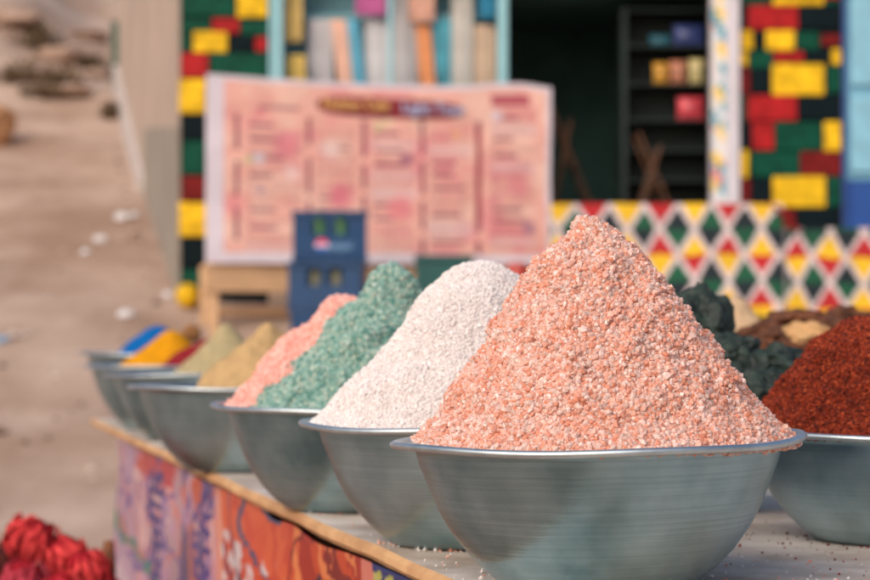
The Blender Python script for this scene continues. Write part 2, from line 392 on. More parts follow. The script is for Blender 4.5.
# goods in the display window: hanging cloths
def cloth(px0, px1, py0, py1, d, col, label, slant=0, noise=.15, name='hanging_cloth', cat='cloth', group='cloths in the display window', folds=1.4):
    nu, nv = 24, 16; v = []; f = []
    for j in range(nv + 1):
        for i in range(nu + 1):
            u = i / nu; t = j / nv
            px = px0 + (px1 - px0) * u + slant * t; py = py0 + (py1 - py0) * t
            v.append((QX(px, D0), d + .007 * math.sin(u * folds * 6.28 + .4 * math.sin(t * 5)) * (.3 + .7 * t), QZ(py, D0)))
    for j in range(nv):
        for i in range(nu): f.append((j * (nu + 1) + i, (j + 1) * (nu + 1) + i, (j + 1) * (nu + 1) + i + 1, j * (nu + 1) + i + 1))
    o = mesh_obj(name, v, f, mat('cloth_%02d' % len(MATS), col, .9, noise=noise * 1.6, scale=6), origin=(QX((px0 + px1) / 2, D0), d, QZ(py1, D0)), smooth=True)
    s = o.modifiers.new('solidify', 'SOLIDIFY'); s.thickness = .006
    return tag(o, label, cat, group)
cl = D0 + .2
cloth(306, 331, 14, 116, cl, lin(196, 192, 196), 'pale grey cloth hanging second from the left in the window')
cloth(329, 347, 15, 116, cl - .02, lin(228, 180, 160), 'salmon cloth hanging slanted beside the pale grey cloth', 12)
cloth(345, 357, 15, 116, cl - .03, lin(92, 164, 192), 'teal blue cloth hanging slanted next to the salmon cloth', 12)
cloth(364, 389, 13, 116, cl, lin(200, 198, 202), 'pale cloth hanging under the magenta bundle in the window')
cloth(392, 417, -38, 116, cl, lin(192, 188, 190), 'long pale cloth hanging just right of the window bar')
cloth(415, 430, 20, 116, cl - .03, lin(232, 152, 102), 'orange cloth with a narrow fall beside the long pale cloth', 8)
cloth(427, 452, 14, 116, cl, lin(86, 164, 184), 'wide teal patterned cloth to the right of the orange cloth', 0, .4)
cloth(452, 473, -38, 116, cl - .02, lin(190, 184, 178), 'long stone grey cloth beside the wide teal cloth')
cloth(473, 497, 20, 116, cl, lin(196, 168, 146), 'beige cloth at the right end of the window')
cloth(284, 301, -38, 40, D0 + .09, lin(240, 202, 124), 'mustard cloth hanging at the upper left of the window')
cloth(286, 304, 53, 112, D0 + .09, lin(242, 204, 110), 'short mustard cloth below the upper mustard cloth')
cloth(355, 386, -20, 12, D0 + .12, lin(186, 92, 148), 'magenta cloth bundle above the pale cloth in the window', folds=1)
cloth(480, 497, -38, 15, D0 + .13, lin(42, 124, 160), 'blue cloth at the upper right of the window')
cloth(408, 434, -30, 19, D0 + .13, lin(222, 168, 148), 'peach cloth above the orange cloth in the window')

# shelf cabinet with snack packets, just inside the doorway
cab = empty('shelf_cabinet', (QX(665, D0), D0 + .55, zf), 'dark green glazed shelf cabinet standing inside the doorway', 'cabinet')
cm = mat('cabinet_green', lin(19, 37, 35), .6, noise=.25)
mb = MB(); x0, x1 = QX(622, D0 + .4), QX(716, D0 + .4)
mb.box(x0, x1, D0 + .72, D0 + .75, zf, zt - .6, 0); mb.box(x0, x0 + .03, D0 + .4, D0 + .719, zf, zt - .6, 0); mb.box(x1 - .03, x1, D0 + .4, D0 + .719, zf, zt - .6, 0)
mb.build('carcass', [cm], cab)
for py in (180, 150, 120, 84, 46, 10):
    m2 = MB(); m2.box(x0 + .032, x1 - .032, D0 + .41, D0 + .715, QZ(py, D0 + .45) - .011, QZ(py, D0 + .45), 0); m2.build('shelf', [cm], cab)
def packet(px0, px1, py0, py1, col, label, name='snack_packet'):
    d = D0 + .46; c = (QX((px0 + px1) / 2, d), d + .05, QZ(py1, d))
    W = QX(px1, d) - QX(px0, d); H = QZ(py0, d) - QZ(py1, d)
    v = []; f = []; nu, nv = 8, 8
    for side in (-1, 1):
        for j in range(nv + 1):
            for i in range(nu + 1):
                u, t = i / nu, j / nv; b = (math.sin(u * math.pi) * math.sin(t * math.pi)) ** .6
                v.append((c[0] + (u - .5) * W * (1 - .08 * math.sin(t * math.pi)), c[1] + side * (.003 + .045 * b), c[2] + t * H))
    n1 = (nu + 1) * (nv + 1)
    for s in (0, 1):
        for j in range(nv):
            for i in range(nu):
                a = s * n1 + j * (nu + 1) + i; q = (a, a + 1, a + nu + 2, a + nu + 1); f.append(q if s == 0 else q[::-1])
    m = mat('packet_%02d' % len(MATS), col, .3, noise=.5, scale=14)
    return tag(mesh_obj(name, v, f, m, origin=c, smooth=True), label, 'packet', 'packets on the cabinet shelves')
packet(654, 670, 62, 84, lin(232, 170, 70), 'orange and yellow packet at the left on the lit shelf')
packet(671, 688, 60, 84, lin(208, 140, 112), 'dusty pink packet between the orange and the cream packets')
packet(690, 706, 58, 84, lin(224, 208, 150), 'cream packet at the right end of the lit shelf')
packet(678, 706, 96, 120, lin(222, 78, 92), 'red and pink packet on the shelf below the other packets')
packet(650, 672, 34, 46, lin(60, 120, 140), 'teal packet lying at the left of the upper shelf')
packet(674, 706, 24, 46, lin(64, 78, 140), 'wide blue packet on the upper shelf of the cabinet')

# folding chairs inside the doorway
chm = mat('brown_wood', lin(96, 60, 36), .6, noise=.3, scale=10)
def trestle(px, d, h, lean, label):
    x = QX(px, d); r = empty('wooden_trestle', (x, d, zf), label, 'trestle', 'trestles in the doorway')
    for s in (-1, 1):
        m1 = MB(); m1.tube([(x + .30, d + s * .2, zf), (x - lean, d + s * .16, zf + h)], .009, 6); m1.build('leg', [chm], r)
        m1 = MB(); m1.tube([(x - .34, d + s * .17, zf), (x - lean + .14, d + s * .13, zf + h * .93)], .008, 6); m1.build('leg', [chm], r)
    for t in (.35, .7):
        m1 = MB(); m1.tube([(x + .30 - (.30 + lean) * t, d - .22, zf + h * t), (x + .30 - (.30 + lean) * t, d + .22, zf + h * t)], .014, 6); m1.build('rung', [chm], r)
trestle(586, D0 + .55, 1.34, .24, 'brown wooden trestle just inside the doorway behind the banner')
trestle(662, D0 + .2, 1.12, .16, 'lower brown trestle standing in front of the glazed cabinet')

# ------------------------------------------------------------------ low walls painted with diamonds
pm = mat('painted_plaster', (1, 1, 1), .75, attr='print', noise=.26, scale=6)
KY, KR, KG, KB, KW = (np.array(lin(*c)) for c in [(244, 196, 34), (190, 30, 38), (4, 88, 60), (8, 32, 42), (224, 208, 210)])
def diamonds(u, v, u0):
    a, b = .0955, .146
    wn = np.stack([u * 7, v * 7, 0 * u], -1); u = u + .007 * fbm(wn, 41, 3); v = v + .009 * fbm(wn + 9, 43, 3)
    r0 = np.round(v / b)
    best = np.full(u.shape + (3,), 0.0); best[:] = KW
    for dr in (-1, 0, 1):
        r = r0 + dr; off = (np.mod(r, 2)) * a
        i = np.round((u - u0 - off) / (2 * a)); du = u - u0 - off - i * 2 * a; dvv = v - r * b
        wob = .055 * np.sin(i * 7.1 + r * 3.3)
        ins = (np.abs(du) / a + np.abs(dvv) / b) < .83 + wob
        odd = np.mod(i + np.floor(r / 2), 2) == 0; row = np.mod(r, 2) == 0; up = dvv < 0
        c = np.where(row[..., None], np.where((odd ^ up)[..., None], KY, KR), np.where((odd ^ up)[..., None], KB, KG))
        best = np.where(ins[..., None], c, best)
    return best
def diamond_wall(name, px0, px1, pyt, pyb, d, depth, u0px, label, dpx=0, cap=False, vshift=0.0):
    x0, x1 = QX(px0, d), QX(px1, d); zt_, zb_ = QZ(pyt, d), QZ(pyb, d)
    r = empty(name, ((x0 + x1) / 2, d + depth / 2, zb_ - .3), label, 'low wall', 'low walls painted with diamonds')
    nu = int((x1 - x0) / .006); nv = int((zt_ - zb_) / .006)
    U, V = np.meshgrid(np.linspace(x0, x1, nu), np.linspace(0, zt_ - zb_, nv))
    col = diamonds(U, V + vshift, QX(u0px, d))
    wob = .006 * fbm(np.stack([U * 3, V * 3, 0 * U], -1), 4)
    pts = np.stack([U, d + wob, zt_ - V], -1)
    ii = np.arange(nu * nv).reshape(nv, nu); ff = np.stack([ii[:-1, :-1], ii[1:, :-1], ii[1:, 1:], ii[:-1, 1:]], -1).reshape(-1, 4)
    mesh_obj('painted_face', pts, ff, pm, r, colors=col.reshape(-1, 3), smooth=True)
    mb = MB(); mb.box(x0, x1, d + .016, d + depth, zb_ - .45, zt_ - .002, 0); mb.build('wall_core', [C['w']], r, bevel=.01)
    return r
diamond_wall('painted_wall', 551, 783, 203.5, 316, 11.6, .42, 559, 'long low wall painted with coloured diamonds in front of the doorway')
diamond_wall('painted_wall', 786, 960, 228, 316, 11.58, .5, 559, 'lower stretch of diamond painted wall below the blue door', vshift=.125)
mb = MB(); p = Q(0, 0, 11.6)
mb.obox((QX(776, 11.4), 11.5, QZ(207, 11.5)), (.03, 0, .01), (0, .03, 0), (.13, 0, -.14)); tag(mb.build('handrail', [C['d']], origin=(QX(776, 11.4), 11.5, QZ(230, 11.5)), bevel=.004), 'short red sloping rail between the two diamond painted walls', 'rail')
mb = MB()
for px0, px1, c in ((756, 768, 1), (769, 796, 0), (798, 830, 1), (832, 860, 2)): mb.box(QX(px0, 11.5), QX(px1, 11.5), 11.46, 11.57, QZ(331, 11.5), QZ(317, 11.5), c)
for px0, px1, c in ((756, 780, 2), (782, 830, 0), (832, 860, 1)): mb.box(QX(px0, 11.5), QX(px1, 11.5), 11.46, 11.57, QZ(350, 11.5), QZ(332, 11.5), c)
tag(mb.build('block_step', [C['y'], C['k'], C['g']], origin=(QX(810, 11.5), 11.5, QZ(350, 11.5)), bevel=.006), 'low step of yellow and dark blocks at the foot of the diamond wall', 'step')

# ------------------------------------------------------------------ banner on a wooden stall, crates
woodt = mat('pale_plywood', lin(206, 166, 128), .8, noise=.2, scale=5, stretch=(1, 1, 8))
woodd = mat('dark_wood', lin(86, 62, 46), .8, noise=.3, scale=8)
DL, DR = 11.7, 12.36
bl, br = np.array(Q(206, 263, DL)), np.array(Q(551, 265.5, DR))
tl, tr = np.array(Q(206, 74, DL)), np.array(Q(551, 87.5, DR))
st = empty('stall_table', (QX(250, 11.85), 11.85, HC + float(ground_rel(QX(250, 11.85), 11.85))), 'plywood stall table standing under the pink banner', 'table')
uu = (br - bl) / np.linalg.norm(br - bl); vv = np.array([-uu[1], uu[0], 0])
mb = MB(); mb.obox(bl + [0, 0, -.165] + vv * .03, uu * 1.98, vv * .018, (0, 0, .16)); mb.build('front_board', [woodt], st, bevel=.004)
mb = MB(); mb.obox(bl + [0, 0, -.004] + vv * .012 + uu * .07, uu * 1.90, vv * .38, (0, 0, .02)); mb.build('table_top', [woodt], st, bevel=.004)
for a, b in ((.06, .07), (1.88, .07), (.06, .33), (1.88, .33)):
    q = bl + uu * a + vv * b; zg = HC + float(ground_rel(q[0], q[1])) - .03
    m1 = MB(); m1.box(q[0] - .025, q[0] + .025, q[1] - .025, q[1] + .025, zg, bl[2] - .006); m1.build('leg', [woodt], st)
mb = MB(); q = bl + uu * .15 + vv * .2
mb.obox(bl + uu * .06 + vv * .2 + [0, 0, -.30], uu * 1.8, vv * .03, (0, 0, .05)); mb.build('brace', [woodt], st)

ban = empty('banner', tuple(bl), 'large pink printed menu banner with white border hung before the house', 'banner')
BW = 345.0; BH = 189.0
def banner_print(u, v):     # u, v in photo pixels from the banner's top left corner
    pink = np.array(lin(240, 180, 166)); c = np.zeros(u.shape + (3,)); c[:] = pink
    n = fbm(np.stack([u / 26, v / 22, 0 * u], -1), 31); n2 = fbm(np.stack([u / 14, v / 12, 0 * u + 5], -1), 37)
    c = c + (np.array(lin(230, 138, 146)) - c) * (ss(.1, .9, n) * .7)[..., None]
    c = c + (np.array(lin(246, 204, 186)) - c) * (ss(.05, .8, -n) * .7)[..., None]
    def rect(x0, x1, y0, y1, col, a=1.0):
        nonlocal c
        k = ((u >= x0) & (u < x1) & (v >= y0) & (v < y1))[..., None] * a
        c = c * (1 - k) + np.array(lin(*col)) * k
    red = (138, 58, 84); ink = (170, 84, 100)
    cols = [(38, 94), (106, 146), (160, 206), (218, 262), (282, 330)]
    rs = np.random.default_rng(3)
    for ci, (a, b) in enumerate(cols):
        y = 46 if ci < 4 else 34
        while y < 176:
            if rs.random() < .16: rect(a + 3, a + rs.uniform(22, 40), y, y + 4.2, (132, 54, 86), .75); y += 8
            if rs.random() < .08: rect(a, b, y, y + 11, (240, 208, 206), .55)
            x = a
            while x < b - 3:
                wd = rs.uniform(3, 10); rect(x, min(x + wd, b), y, y + 1.5, ink, .55); x += wd + 1.2
            y += 3.4
    for x, w_ in ((27, 4.5), (97, 4.5), (151, 5), (210, 4.5), (266, 6)):
        y = 38
        while y < 176:
            h_ = rs.uniform(20, 40); rect(x, x + w_, y, min(y + h_, 178), red, .85); y += h_ + rs.uniform(6, 14)
    rect(266, 272, 46, 140, (158, 56, 72), .95); rect(282, 322, 12, 23, (176, 62, 88), .9)
    for k in range(4): rect(284, 330, 26 + k * 4, 28 + k * 4, (196, 96, 112), .7)
    rect(50, 90, 27, 32, (150, 92, 110), .6)
    hd = (np.abs((u - 180) / 74) ** 4 + np.abs((v - 25 - (u - 180) * .02) / 10.5) ** 2.4) < 1
    c = np.where(hd[..., None], np.array(lin(140, 44, 52)), c)
    for x, y, r, col in ((50, 82, 6, (214, 214, 226)), (40, 84, 4, (206, 214, 150)), (52, 114, 4, (150, 130, 160)), (168, 44, 5, (216, 218, 160)), (178, 40, 4, (240, 226, 180)), (246, 50, 4, (236, 180, 110)),
                         (288, 34, 6, (226, 216, 228)), (82, 96, 8, (240, 206, 204)), (130, 120, 12, (222, 112, 134)), (190, 130, 14, (230, 128, 138)), (78, 66, 14, (228, 136, 148)), (196, 78, 8, (150, 90, 120)), (322, 150, 7, (150, 110, 140)), (120, 70, 10, (242, 214, 208))):
        k = (np.exp(-(((u - x) / r) ** 2 + ((v - y) / r) ** 2) ** 2) * .8)[..., None]; c = c * (1 - k) + np.array(lin(*col)) * k
    brd = (u < 17) | (u > BW - 5) | (v < 5) | (v > BH - 11)
    return np.where(brd[..., None], np.array(lin(226, 214, 224)), c)
nu, nv = 520, 290
S, T = np.meshgrid(np.linspace(0, 1, nu), np.linspace(0, 1, nv))
pts = ((tl * (1 - S[..., None]) + tr * S[..., None]) * (1 - T[..., None]) + (bl * (1 - S[..., None]) + br * S[..., None]) * T[..., None])
pts = pts + vv * (.012 * fbm(np.stack([S * 4, T * 2.2, 0 * S], -1), 12))[..., None]
pts[..., 2] += -.02 * np.sin(np.pi * np.clip((S - .02) * 1.1, 0, 1)) * (1 - T) + .02 * ss(.72, .86, S) * (1 - ss(.9, 1.0, S)) * (1 - T)
ii = np.arange(nu * nv).reshape(nv, nu); ff = np.stack([ii[:-1, :-1], ii[1:, :-1], ii[1:, 1:], ii[:-1, 1:]], -1).reshape(-1, 4)
o = mesh_obj('printed_sheet', pts, ff, mat('banner_print', (1, 1, 1), .5, attr='print', noise=.04, scale=3), ban, colors=banner_print(S * BW, T * BH).reshape(-1, 3), smooth=True)
sm = o.modifiers.new('solidify', 'SOLIDIFY'); sm.thickness = .003; sm.offset = -1
ang = math.atan2(uu[1], uu[0])
def text(body, pos, size, m, parent, rz=0, name='lettering', sx=1.0, shear=0):
    c = bpy.data.curves.new(name, 'FONT'); c.body = body; c.size = size; c.extrude = .0015; c.align_x = 'CENTER'; c.align_y = 'CENTER'; c.offset = size * .012; c.shear = shear
    o = bpy.data.objects.new(name, c); COL.objects.link(o); c.materials.append(m)
    bpy.context.view_layer.update()
    me = bpy.data.meshes.new_from_object(o.evaluated_get(bpy.context.evaluated_depsgraph_get())); bpy.data.objects.remove(o)
    o = bpy.data.objects.new(name, me); COL.objects.link(o)
    if not me.materials: me.materials.append(m)
    o.rotation_euler = (math.pi / 2, 0, rz); o.scale = (sx, 1, 1)
    o.parent = parent; o.location = Vector(pos) - Vector(parent.location)
    return o
def bpos(u, v): 
    s, t = u / BW, v / BH; p = (tl * (1 - s) + tr * s) * (1 - t) + (bl * (1 - s) + br * s) * t
    return p - vv * .03
text('Nubian Cafe', bpos(144, 26), .080, mat('banner_yellow_ink', lin(236, 190, 110), .5), ban, ang, sx=1.0)
text('Light Tour', bpos(222, 27.5), .092, mat('banner_blue_ink', lin(176, 196, 232), .5), ban, ang, sx=1.0)
for s in (.03, .5, .97):
    mb = MB(); q = bl + (br - bl) * s + vv * .045; mb.tube([q + [0, 0, .02], q + [0, 0, float(tl[2] - bl[2]) * (1 - .05 * s) - .02]], .012, 6)
    mb.build('frame_pole', [woodd], ban)

crb = mat('crate_blue', lin(10, 60, 104), .45, noise=.15, scale=6)
glassg = mat('green_bottle_glass', lin(84, 140, 92), .2, noise=.2)
glassa = mat('pale_bottle', lin(130, 128, 104), .25, noise=.2)
logom = [mat('logo_red', lin(224, 60, 104), .4), mat('logo_white', lin(236, 232, 238), .4), mat('logo_blue', lin(40, 90, 170), .4)]
def crate(x, y, z, rz, label, glass, logo):
    r = empty('bottle_crate', (x, y, z), label, 'crate', 'blue bottle crates'); r.rotation_euler = (0, 0, rz)
    W, Dp, H = .40, .32, .272; o = np.array([x, y, z])
    def B(mb, x0, x1, y0, y1, z0, z1, m=0): mb.box(x + x0, x + x1, y + y0, y + y1, z + z0, z + z1, m)
    mb = MB(); t = .014
    B(mb, -W / 2, W / 2, -Dp / 2, Dp / 2, 0, .02)
    B(mb, -W / 2, -W / 2 + t, -Dp / 2 + t, Dp / 2 - t, .021, H); B(mb, W / 2 - t, W / 2, -Dp / 2 + t, Dp / 2 - t, .021, H); B(mb, -W / 2, W / 2, Dp / 2 - t, Dp / 2, .021, H)
    B(mb, -W / 2, W / 2, -Dp / 2, -Dp / 2 + t, .021, .145); B(mb, -W / 2, W / 2, -Dp / 2, -Dp / 2 + t, .235, H)
    for a, b in ((-.2, -.095), (-.02, .02), (.095, .2)): B(mb, a, b, -Dp / 2, -Dp / 2 + t, .1455, .2345)
    B(mb, -W / 2 - .008, W / 2 + .008, -Dp / 2 - .008, -Dp / 2 - .0005, H - .03, H); B(mb, -W / 2 - .008, W / 2 + .008, -Dp / 2 - .008, -Dp / 2 - .0005, 0, .02)
    mb.build('crate_body', [crb], r, bevel=.003)
    if logo:
        mb = MB(); n = 28; R_ = .036; cx, cz = x - .045, z + .085; yy = y - Dp / 2 - .003
        for k, (a0, a1, m) in enumerate(((.15, 1.0, 0), (-.15, .15, 1), (-1.0, -.15, 2))):
            v = []
            for q in range(9):
                s = a0 + (a1 - a0) * q / 8; hw = math.sqrt(max(0, 1 - s * s)); v.append((cx - hw * R_, yy, cz + s * R_)); v.append((cx + hw * R_, yy, cz + s * R_ + .012 * hw * (m == 1) * 0))
            mb.add(v, [(2 * q, 2 * q + 1, 2 * q + 3, 2 * q + 2) for q in range(8)], m)
        mb.build('logo', logom, r)
        text('pepsi', (x + .055, yy + .001, z + .085), .062, mat('crate_ink', lin(120, 160, 200), .4), r)
    for bx in (-.058, .058):
        for by in (-.09, .06):
            mb = MB(); mb.lathe([(0, .0), (.030, .0), (.032, .01), (.036, .19), (.030, .21), (.013, .232), (.013, .25), (.016, .251), (.016, .26), (0, .262)], (0, 0, 0), 14)
            v = np.array(mb.v); ca, sa = math.cos(rz), math.sin(rz)
            w0 = np.array([x + bx * ca - by * sa, y + bx * sa + by * ca, z + .0205])
            b = mesh_obj('bottle', v + w0, mb.f, glass, origin=tuple(w0), smooth=True)
            tag(b, BOT[(glass is glassg, by < 0, bx < 0)], 'bottle', 'bottles in the blue crates')
BOT = {(True, True, True): 'green bottle at the front left of the top crate with the round logo', (True, True, False): 'green bottle at the front right of the top crate with the round logo',
       (True, False, True): 'green bottle at the back left of the top crate', (True, False, False): 'green bottle at the back right of the top crate',
       (False, True, True): 'dull pale bottle at the front left of the crate under the logo crate', (False, True, False): 'dull pale bottle at the front right of the crate under the logo crate',
       (False, False, True): 'dull pale bottle at the back left of the crate under the logo crate', (False, False, False): 'dull pale bottle at the back right of the crate under the logo crate'}
Dc = 11.25; ct = QZ(212, Dc)
crate(QX(330, Dc), Dc, ct - .275, .05, 'blue plastic bottle crate with round logo, topmost of its stack', glassg, True)
crate(QX(328, Dc), Dc, ct - .55, -.06, 'blue plastic bottle crate directly under the crate with the logo', glassa, False)
def plain_crate():
    x, y, z = QX(329, Dc), Dc, ct - .825; r = empty('bottle_crate', (x, y, z), 'lowest blue crate, standing on the ground under two others', 'crate', 'blue bottle crates')
    mb = MB(); mb.box(x - .2, x + .2, y - .16, y - .146, z, z + .272); mb.box(x - .2, x + .2, y + .146, y + .16, z, z + .272); mb.box(x - .2, x - .186, y - .1455, y + .1455, z, z + .272); mb.box(x + .186, x + .2, y - .1455, y + .1455, z, z + .272); mb.box(x - .185, x + .185, y - .145, y + .145, z, z + .02)
    mb.build('crate_body', [crb], r, bevel=.003)
plain_crate()
# dark green tub and little red tin by the stall, yellow ball at the pillar foot
d = 11.35; x0, x1 = QX(414, d), QX(474, d); zg = HC + float(ground_rel(0, d)) - .01
r = empty('storage_box', ((x0 + x1) / 2, d + .15, zg), 'dark green lidded box standing before the banner', 'box')
mb = MB(); mb.box(x0 + .008, x1 - .008, d, d + .3, zg, QZ(262, d)); mb.build('box_body', [mat('dark_green_plastic', lin(22, 82, 80), .45, noise=.2)], r, bevel=.012)
mb = MB(); mb.box(x0, x1, d - .008, d + .308, QZ(261.8, d), QZ(255, d)); mb.build('lid', [mat('dark_green_lid', lin(26, 76, 76), .45)], r, bevel=.008)
d = 11.3; x0, x1 = QX(508, d), QX(528, d)
mb = MB(); mb.lathe([(0, 0), (.052, 0), (.055, .006), (.055, .36), (.05, .366), (.05, .372), (0, .374)], ((x0 + x1) / 2, d + .06, QZ(262, d) - .374), 20)
tag(mb.build('canister', [mat('red_tin', lin(176, 52, 38), .4, noise=.15)], origin=((x0 + x1) / 2, d + .06, QZ(262, d) - .374), smooth=True), 'red canister to the right of the dark green box', 'canister')
p = ground_hit(188, 309); p = (p[0], p[1] - .02, p[2])
mb = MB(); n = 14; R_ = 12.2 * p[1] / F
mb.lathe([(max(1e-4, R_ * math.sin(math.pi * k / n)), R_ - R_ * math.cos(math.pi * k / n)) for k in range(n + 1)], p, 24)
tag(mb.build('ball', [C['y']], origin=p, smooth=True), 'yellow ball on the ground at the foot of the painted pillar', 'ball')

# ------------------------------------------------------------------ spice table
TZ = HC - .272
def edge_x(y): return -.262 * (y - 2.282)
ed = np.array([-.2534, .9674]); en = np.array([.9674, .2534])     # along the edge (away), and across it to the right
E0 = np.array([edge_x(1.55), 1.55]); LEN = (6.3 - 1.55) / ed[1]; WID = 1.85
tab = empty('table', (E0[0] + en[0] * .9 + ed[0] * 2, E0[1] + en[1] * .9 + ed[1] * 2, 0), 'long market table with a worn white top and raw tan edge under the spice bowls', 'table')
tt = mat('worn_white_top', lin(224, 212, 204), .6, two=lin(166, 146, 130), scale=6, bump=.15, bscale=30)
te = mat('raw_edge', lin(212, 168, 122), .85, two=lin(176, 128, 88), scale=7, bump=.4, bscale=30)
n = 160; v = []; f = []; mi = []
def tp(t, s, z): return (E0[0] + ed[0] * t + en[0] * s, E0[1] + ed[1] * t + en[1] * s, z)
wv = fbm(np.stack([np.linspace(0, 14, n + 1), np.zeros(n + 1), np.zeros(n + 1)], -1), 8)
for i in range(n + 1):
    t = LEN * i / n; o = .004 * wv[i]; dz = .002 * wv[(i * 2) % n]
    v += [tp(t, .004 + o, TZ), tp(t, -.003 + o, TZ - .005), tp(t, -.004 + o, TZ - .013), tp(t, .004 + o, TZ - .021 + dz), tp(t, .05, TZ - .021), tp(t, WID, TZ - .021), tp(t, WID, TZ)]
for i in range(n):
    for k in range(7):
        a, b = i * 7 + k, i * 7 + (k + 1) % 7; f.append((a, b, b + 7, a + 7)); mi.append(0 if k in (6,) else 1)
f.append(tuple(range(7))[::-1]); mi.append(1); f.append(tuple(n * 7 + k for k in range(7))); mi.append(1)
mesh_obj('table_top', v, f, [tt, te], tab, mi=mi)
for t in (.25, 2.4, LEN - .2):
    for s in (.16, WID - .12):
        q = tp(t, s, 0); m1 = MB(); m1.box(q[0] - .03, q[0] + .03, q[1] - .03, q[1] + .03, .002 if q[1] < 5 else -.02, TZ - .022); m1.build('leg', [woodd], tab)
mb = MB(); mb.obox(tp(.2, .1, TZ - .10), np.array([*ed, 0]) * (LEN - .4), np.array([*en, 0]) * .03, (0, 0, .078)); mb.build('apron', [woodd], tab)

# printed vinyl sheet hanging from the table edge
def strokes(u, v, pts, wdt):
    d = np.full(u.shape, 9.0)
    for (a, b), (c, e) in zip(pts[:-1], pts[1:]):
        L2 = (c - a) ** 2 + (e - b) ** 2 + 1e-12; t = np.clip(((u - a) * (c - a) + (v - b) * (e - b)) / L2, 0, 1)
        d = np.minimum(d, np.hypot(u - a - t * (c - a), v - b - t * (e - b)))
    return d < wdt
def vinyl(dd, v):      # dd: depth along the edge, v: metres below the edge
    c = np.zeros(dd.shape + (3,)); W = lambda *a: np.array(lin(*a))
    n = fbm(np.stack([dd * 5, v * 7, 0 * v], -1), 5); n2 = fbm(np.stack([dd * 11, v * 12, 0 * v + 3], -1), 6)
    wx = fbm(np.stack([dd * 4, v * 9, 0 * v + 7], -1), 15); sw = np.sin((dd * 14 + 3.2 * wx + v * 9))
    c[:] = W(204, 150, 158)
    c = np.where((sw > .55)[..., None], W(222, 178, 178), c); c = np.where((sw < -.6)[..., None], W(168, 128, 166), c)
    def put(k, col):
        nonlocal c
        c = np.where(k[..., None], W(*col), c)
    q = dd + .05 * n
    put(q < 2.80, (26, 48, 116)); put((q > 2.72) & (q < 2.80), (226, 132, 116)); put((q >= 2.80) & (q < 3.34), (212, 78, 40))
    put((q >= 2.80) & (q < 3.3) & (n > .25), (180, 50, 34)); put((q >= 2.80) & (q < 3.34) & (n2 > .45), (232, 120, 70))
    put((q >= 3.34) & (q < 3.95), (222, 206, 208)); put((q >= 3.28) & (q < 3.95) & (v + .05 * n < .09), (222, 96, 56)); put((q >= 3.36) & (q < 3.9) & (n2 > .18), (214, 84, 52))
    put((q >= 3.3) & (q < 3.6) & (v > .16) & (n2 < .1), (226, 104, 62))
    put((q >= 3.95) & (v < .06 + .04 * n2), (206, 92, 66)); put((q >= 3.95) & (q < 4.1), (226, 150, 130))
    put((q >= 4.55) & (q < 4.68), (206, 120, 92)); put((q >= 4.68) & (q < 4.78), (120, 90, 120)); put((q >= 4.78) & (q < 4.95), (190, 150, 160))  # orange, dark and greyish stripes paint the shading of a fold into the print
    put((q >= 4.95) & (q < 5.5) & (v < .055), (186, 62, 70)); put((q >= 4.1) & (n2 > .5), (196, 150, 180)); put((q >= 4.1) & (n < -.55), (224, 190, 200))
    put((q >= 5.6), (186, 150, 170)); put((q > 4.9) & (np.abs(v - .26 - .12 * (5.6 - q)) < .022 + .01 * n2), (70, 128, 118)); put((q > 4.9) & (v > .34 + .03 * n), (206, 176, 186)); put((q > 5.1) & (v > .38) & (n2 > .1), (176, 200, 158))
    put((q > 2.84) & (q < 3.34) & (np.sin(dd * 26 + 4 * wx + v * 30) > .72), (242, 140, 84)); put((q > 2.84) & (q < 3.34) & (np.sin(dd * 19 + 5 * wx - v * 24) > .84), (138, 36, 34))
    put((q > 3.3) & (q < 3.95) & (np.sin(dd * 16 + 5 * wx + v * 26) > .55), (206, 72, 44)); put((q > 3.4) & (q < 3.95) & (np.sin(dd * 23 - 4 * wx + v * 33) > .88), (72, 76, 110))
    put((q > 4.1) & (np.sin(dd * 21 + 5 * wx + v * 21) > .86), (214, 120, 110)); put((q > 4.1) & (np.sin(dd * 17 - 5 * wx + v * 15) > .9), (112, 90, 150))
    # script of curled strokes: purple columns
    rs = np.random.default_rng(9)
    for c0, v0, v1, col, wd in ((5.18, .05, .26, (58, 50, 122), .030), (4.32, .03, .34, (64, 52, 128), .024), (4.46, .08, .24, (92, 66, 140), .018)):
        y = v0; v1 = .6
        while y < v1:
            kind = rs.integers(3); x = c0 + rs.uniform(-.03, .03); s = rs.uniform(.9, 1.2)
            base = {0: [(-.12, .0), (.02, .035), (.12, .0), (.05, -.012), (-.04, .012)], 1: [(-.12, .02), (-.05, -.01), (.0, .02), (.06, -.01), (.12, .02)], 2: [(-.1, 0), (.1, .004), (.12, .03), (-.02, .03)]}[kind]
            put(strokes(dd * .35, v, [((x + a * s) * .35, y + b * s) for a, b in base], wd * .27), col); y += .033
    # dark zigzag mark on the white part, dark goggle shape on the orange part, pale sprays on the blue part
    put(strokes(dd * .5, v, [(1.86, .13), (1.80, .17), (1.83, .19), (1.76, .23), (1.79, .24), (1.70, .29)], .008), (40, 60, 86))
    for cx in (2.93, 3.08): put(((dd - cx) / .075) ** 2 + ((v - .082 - .02 * n2) / .026) ** 2 < 1, (44, 34, 62))
    put((np.abs(dd - 3.0) < .07) & (np.abs(v - .075) < .008), (44, 34, 62)); put((q > 2.84) & (q < 3.2) & (v > .11), (60, 36, 60))
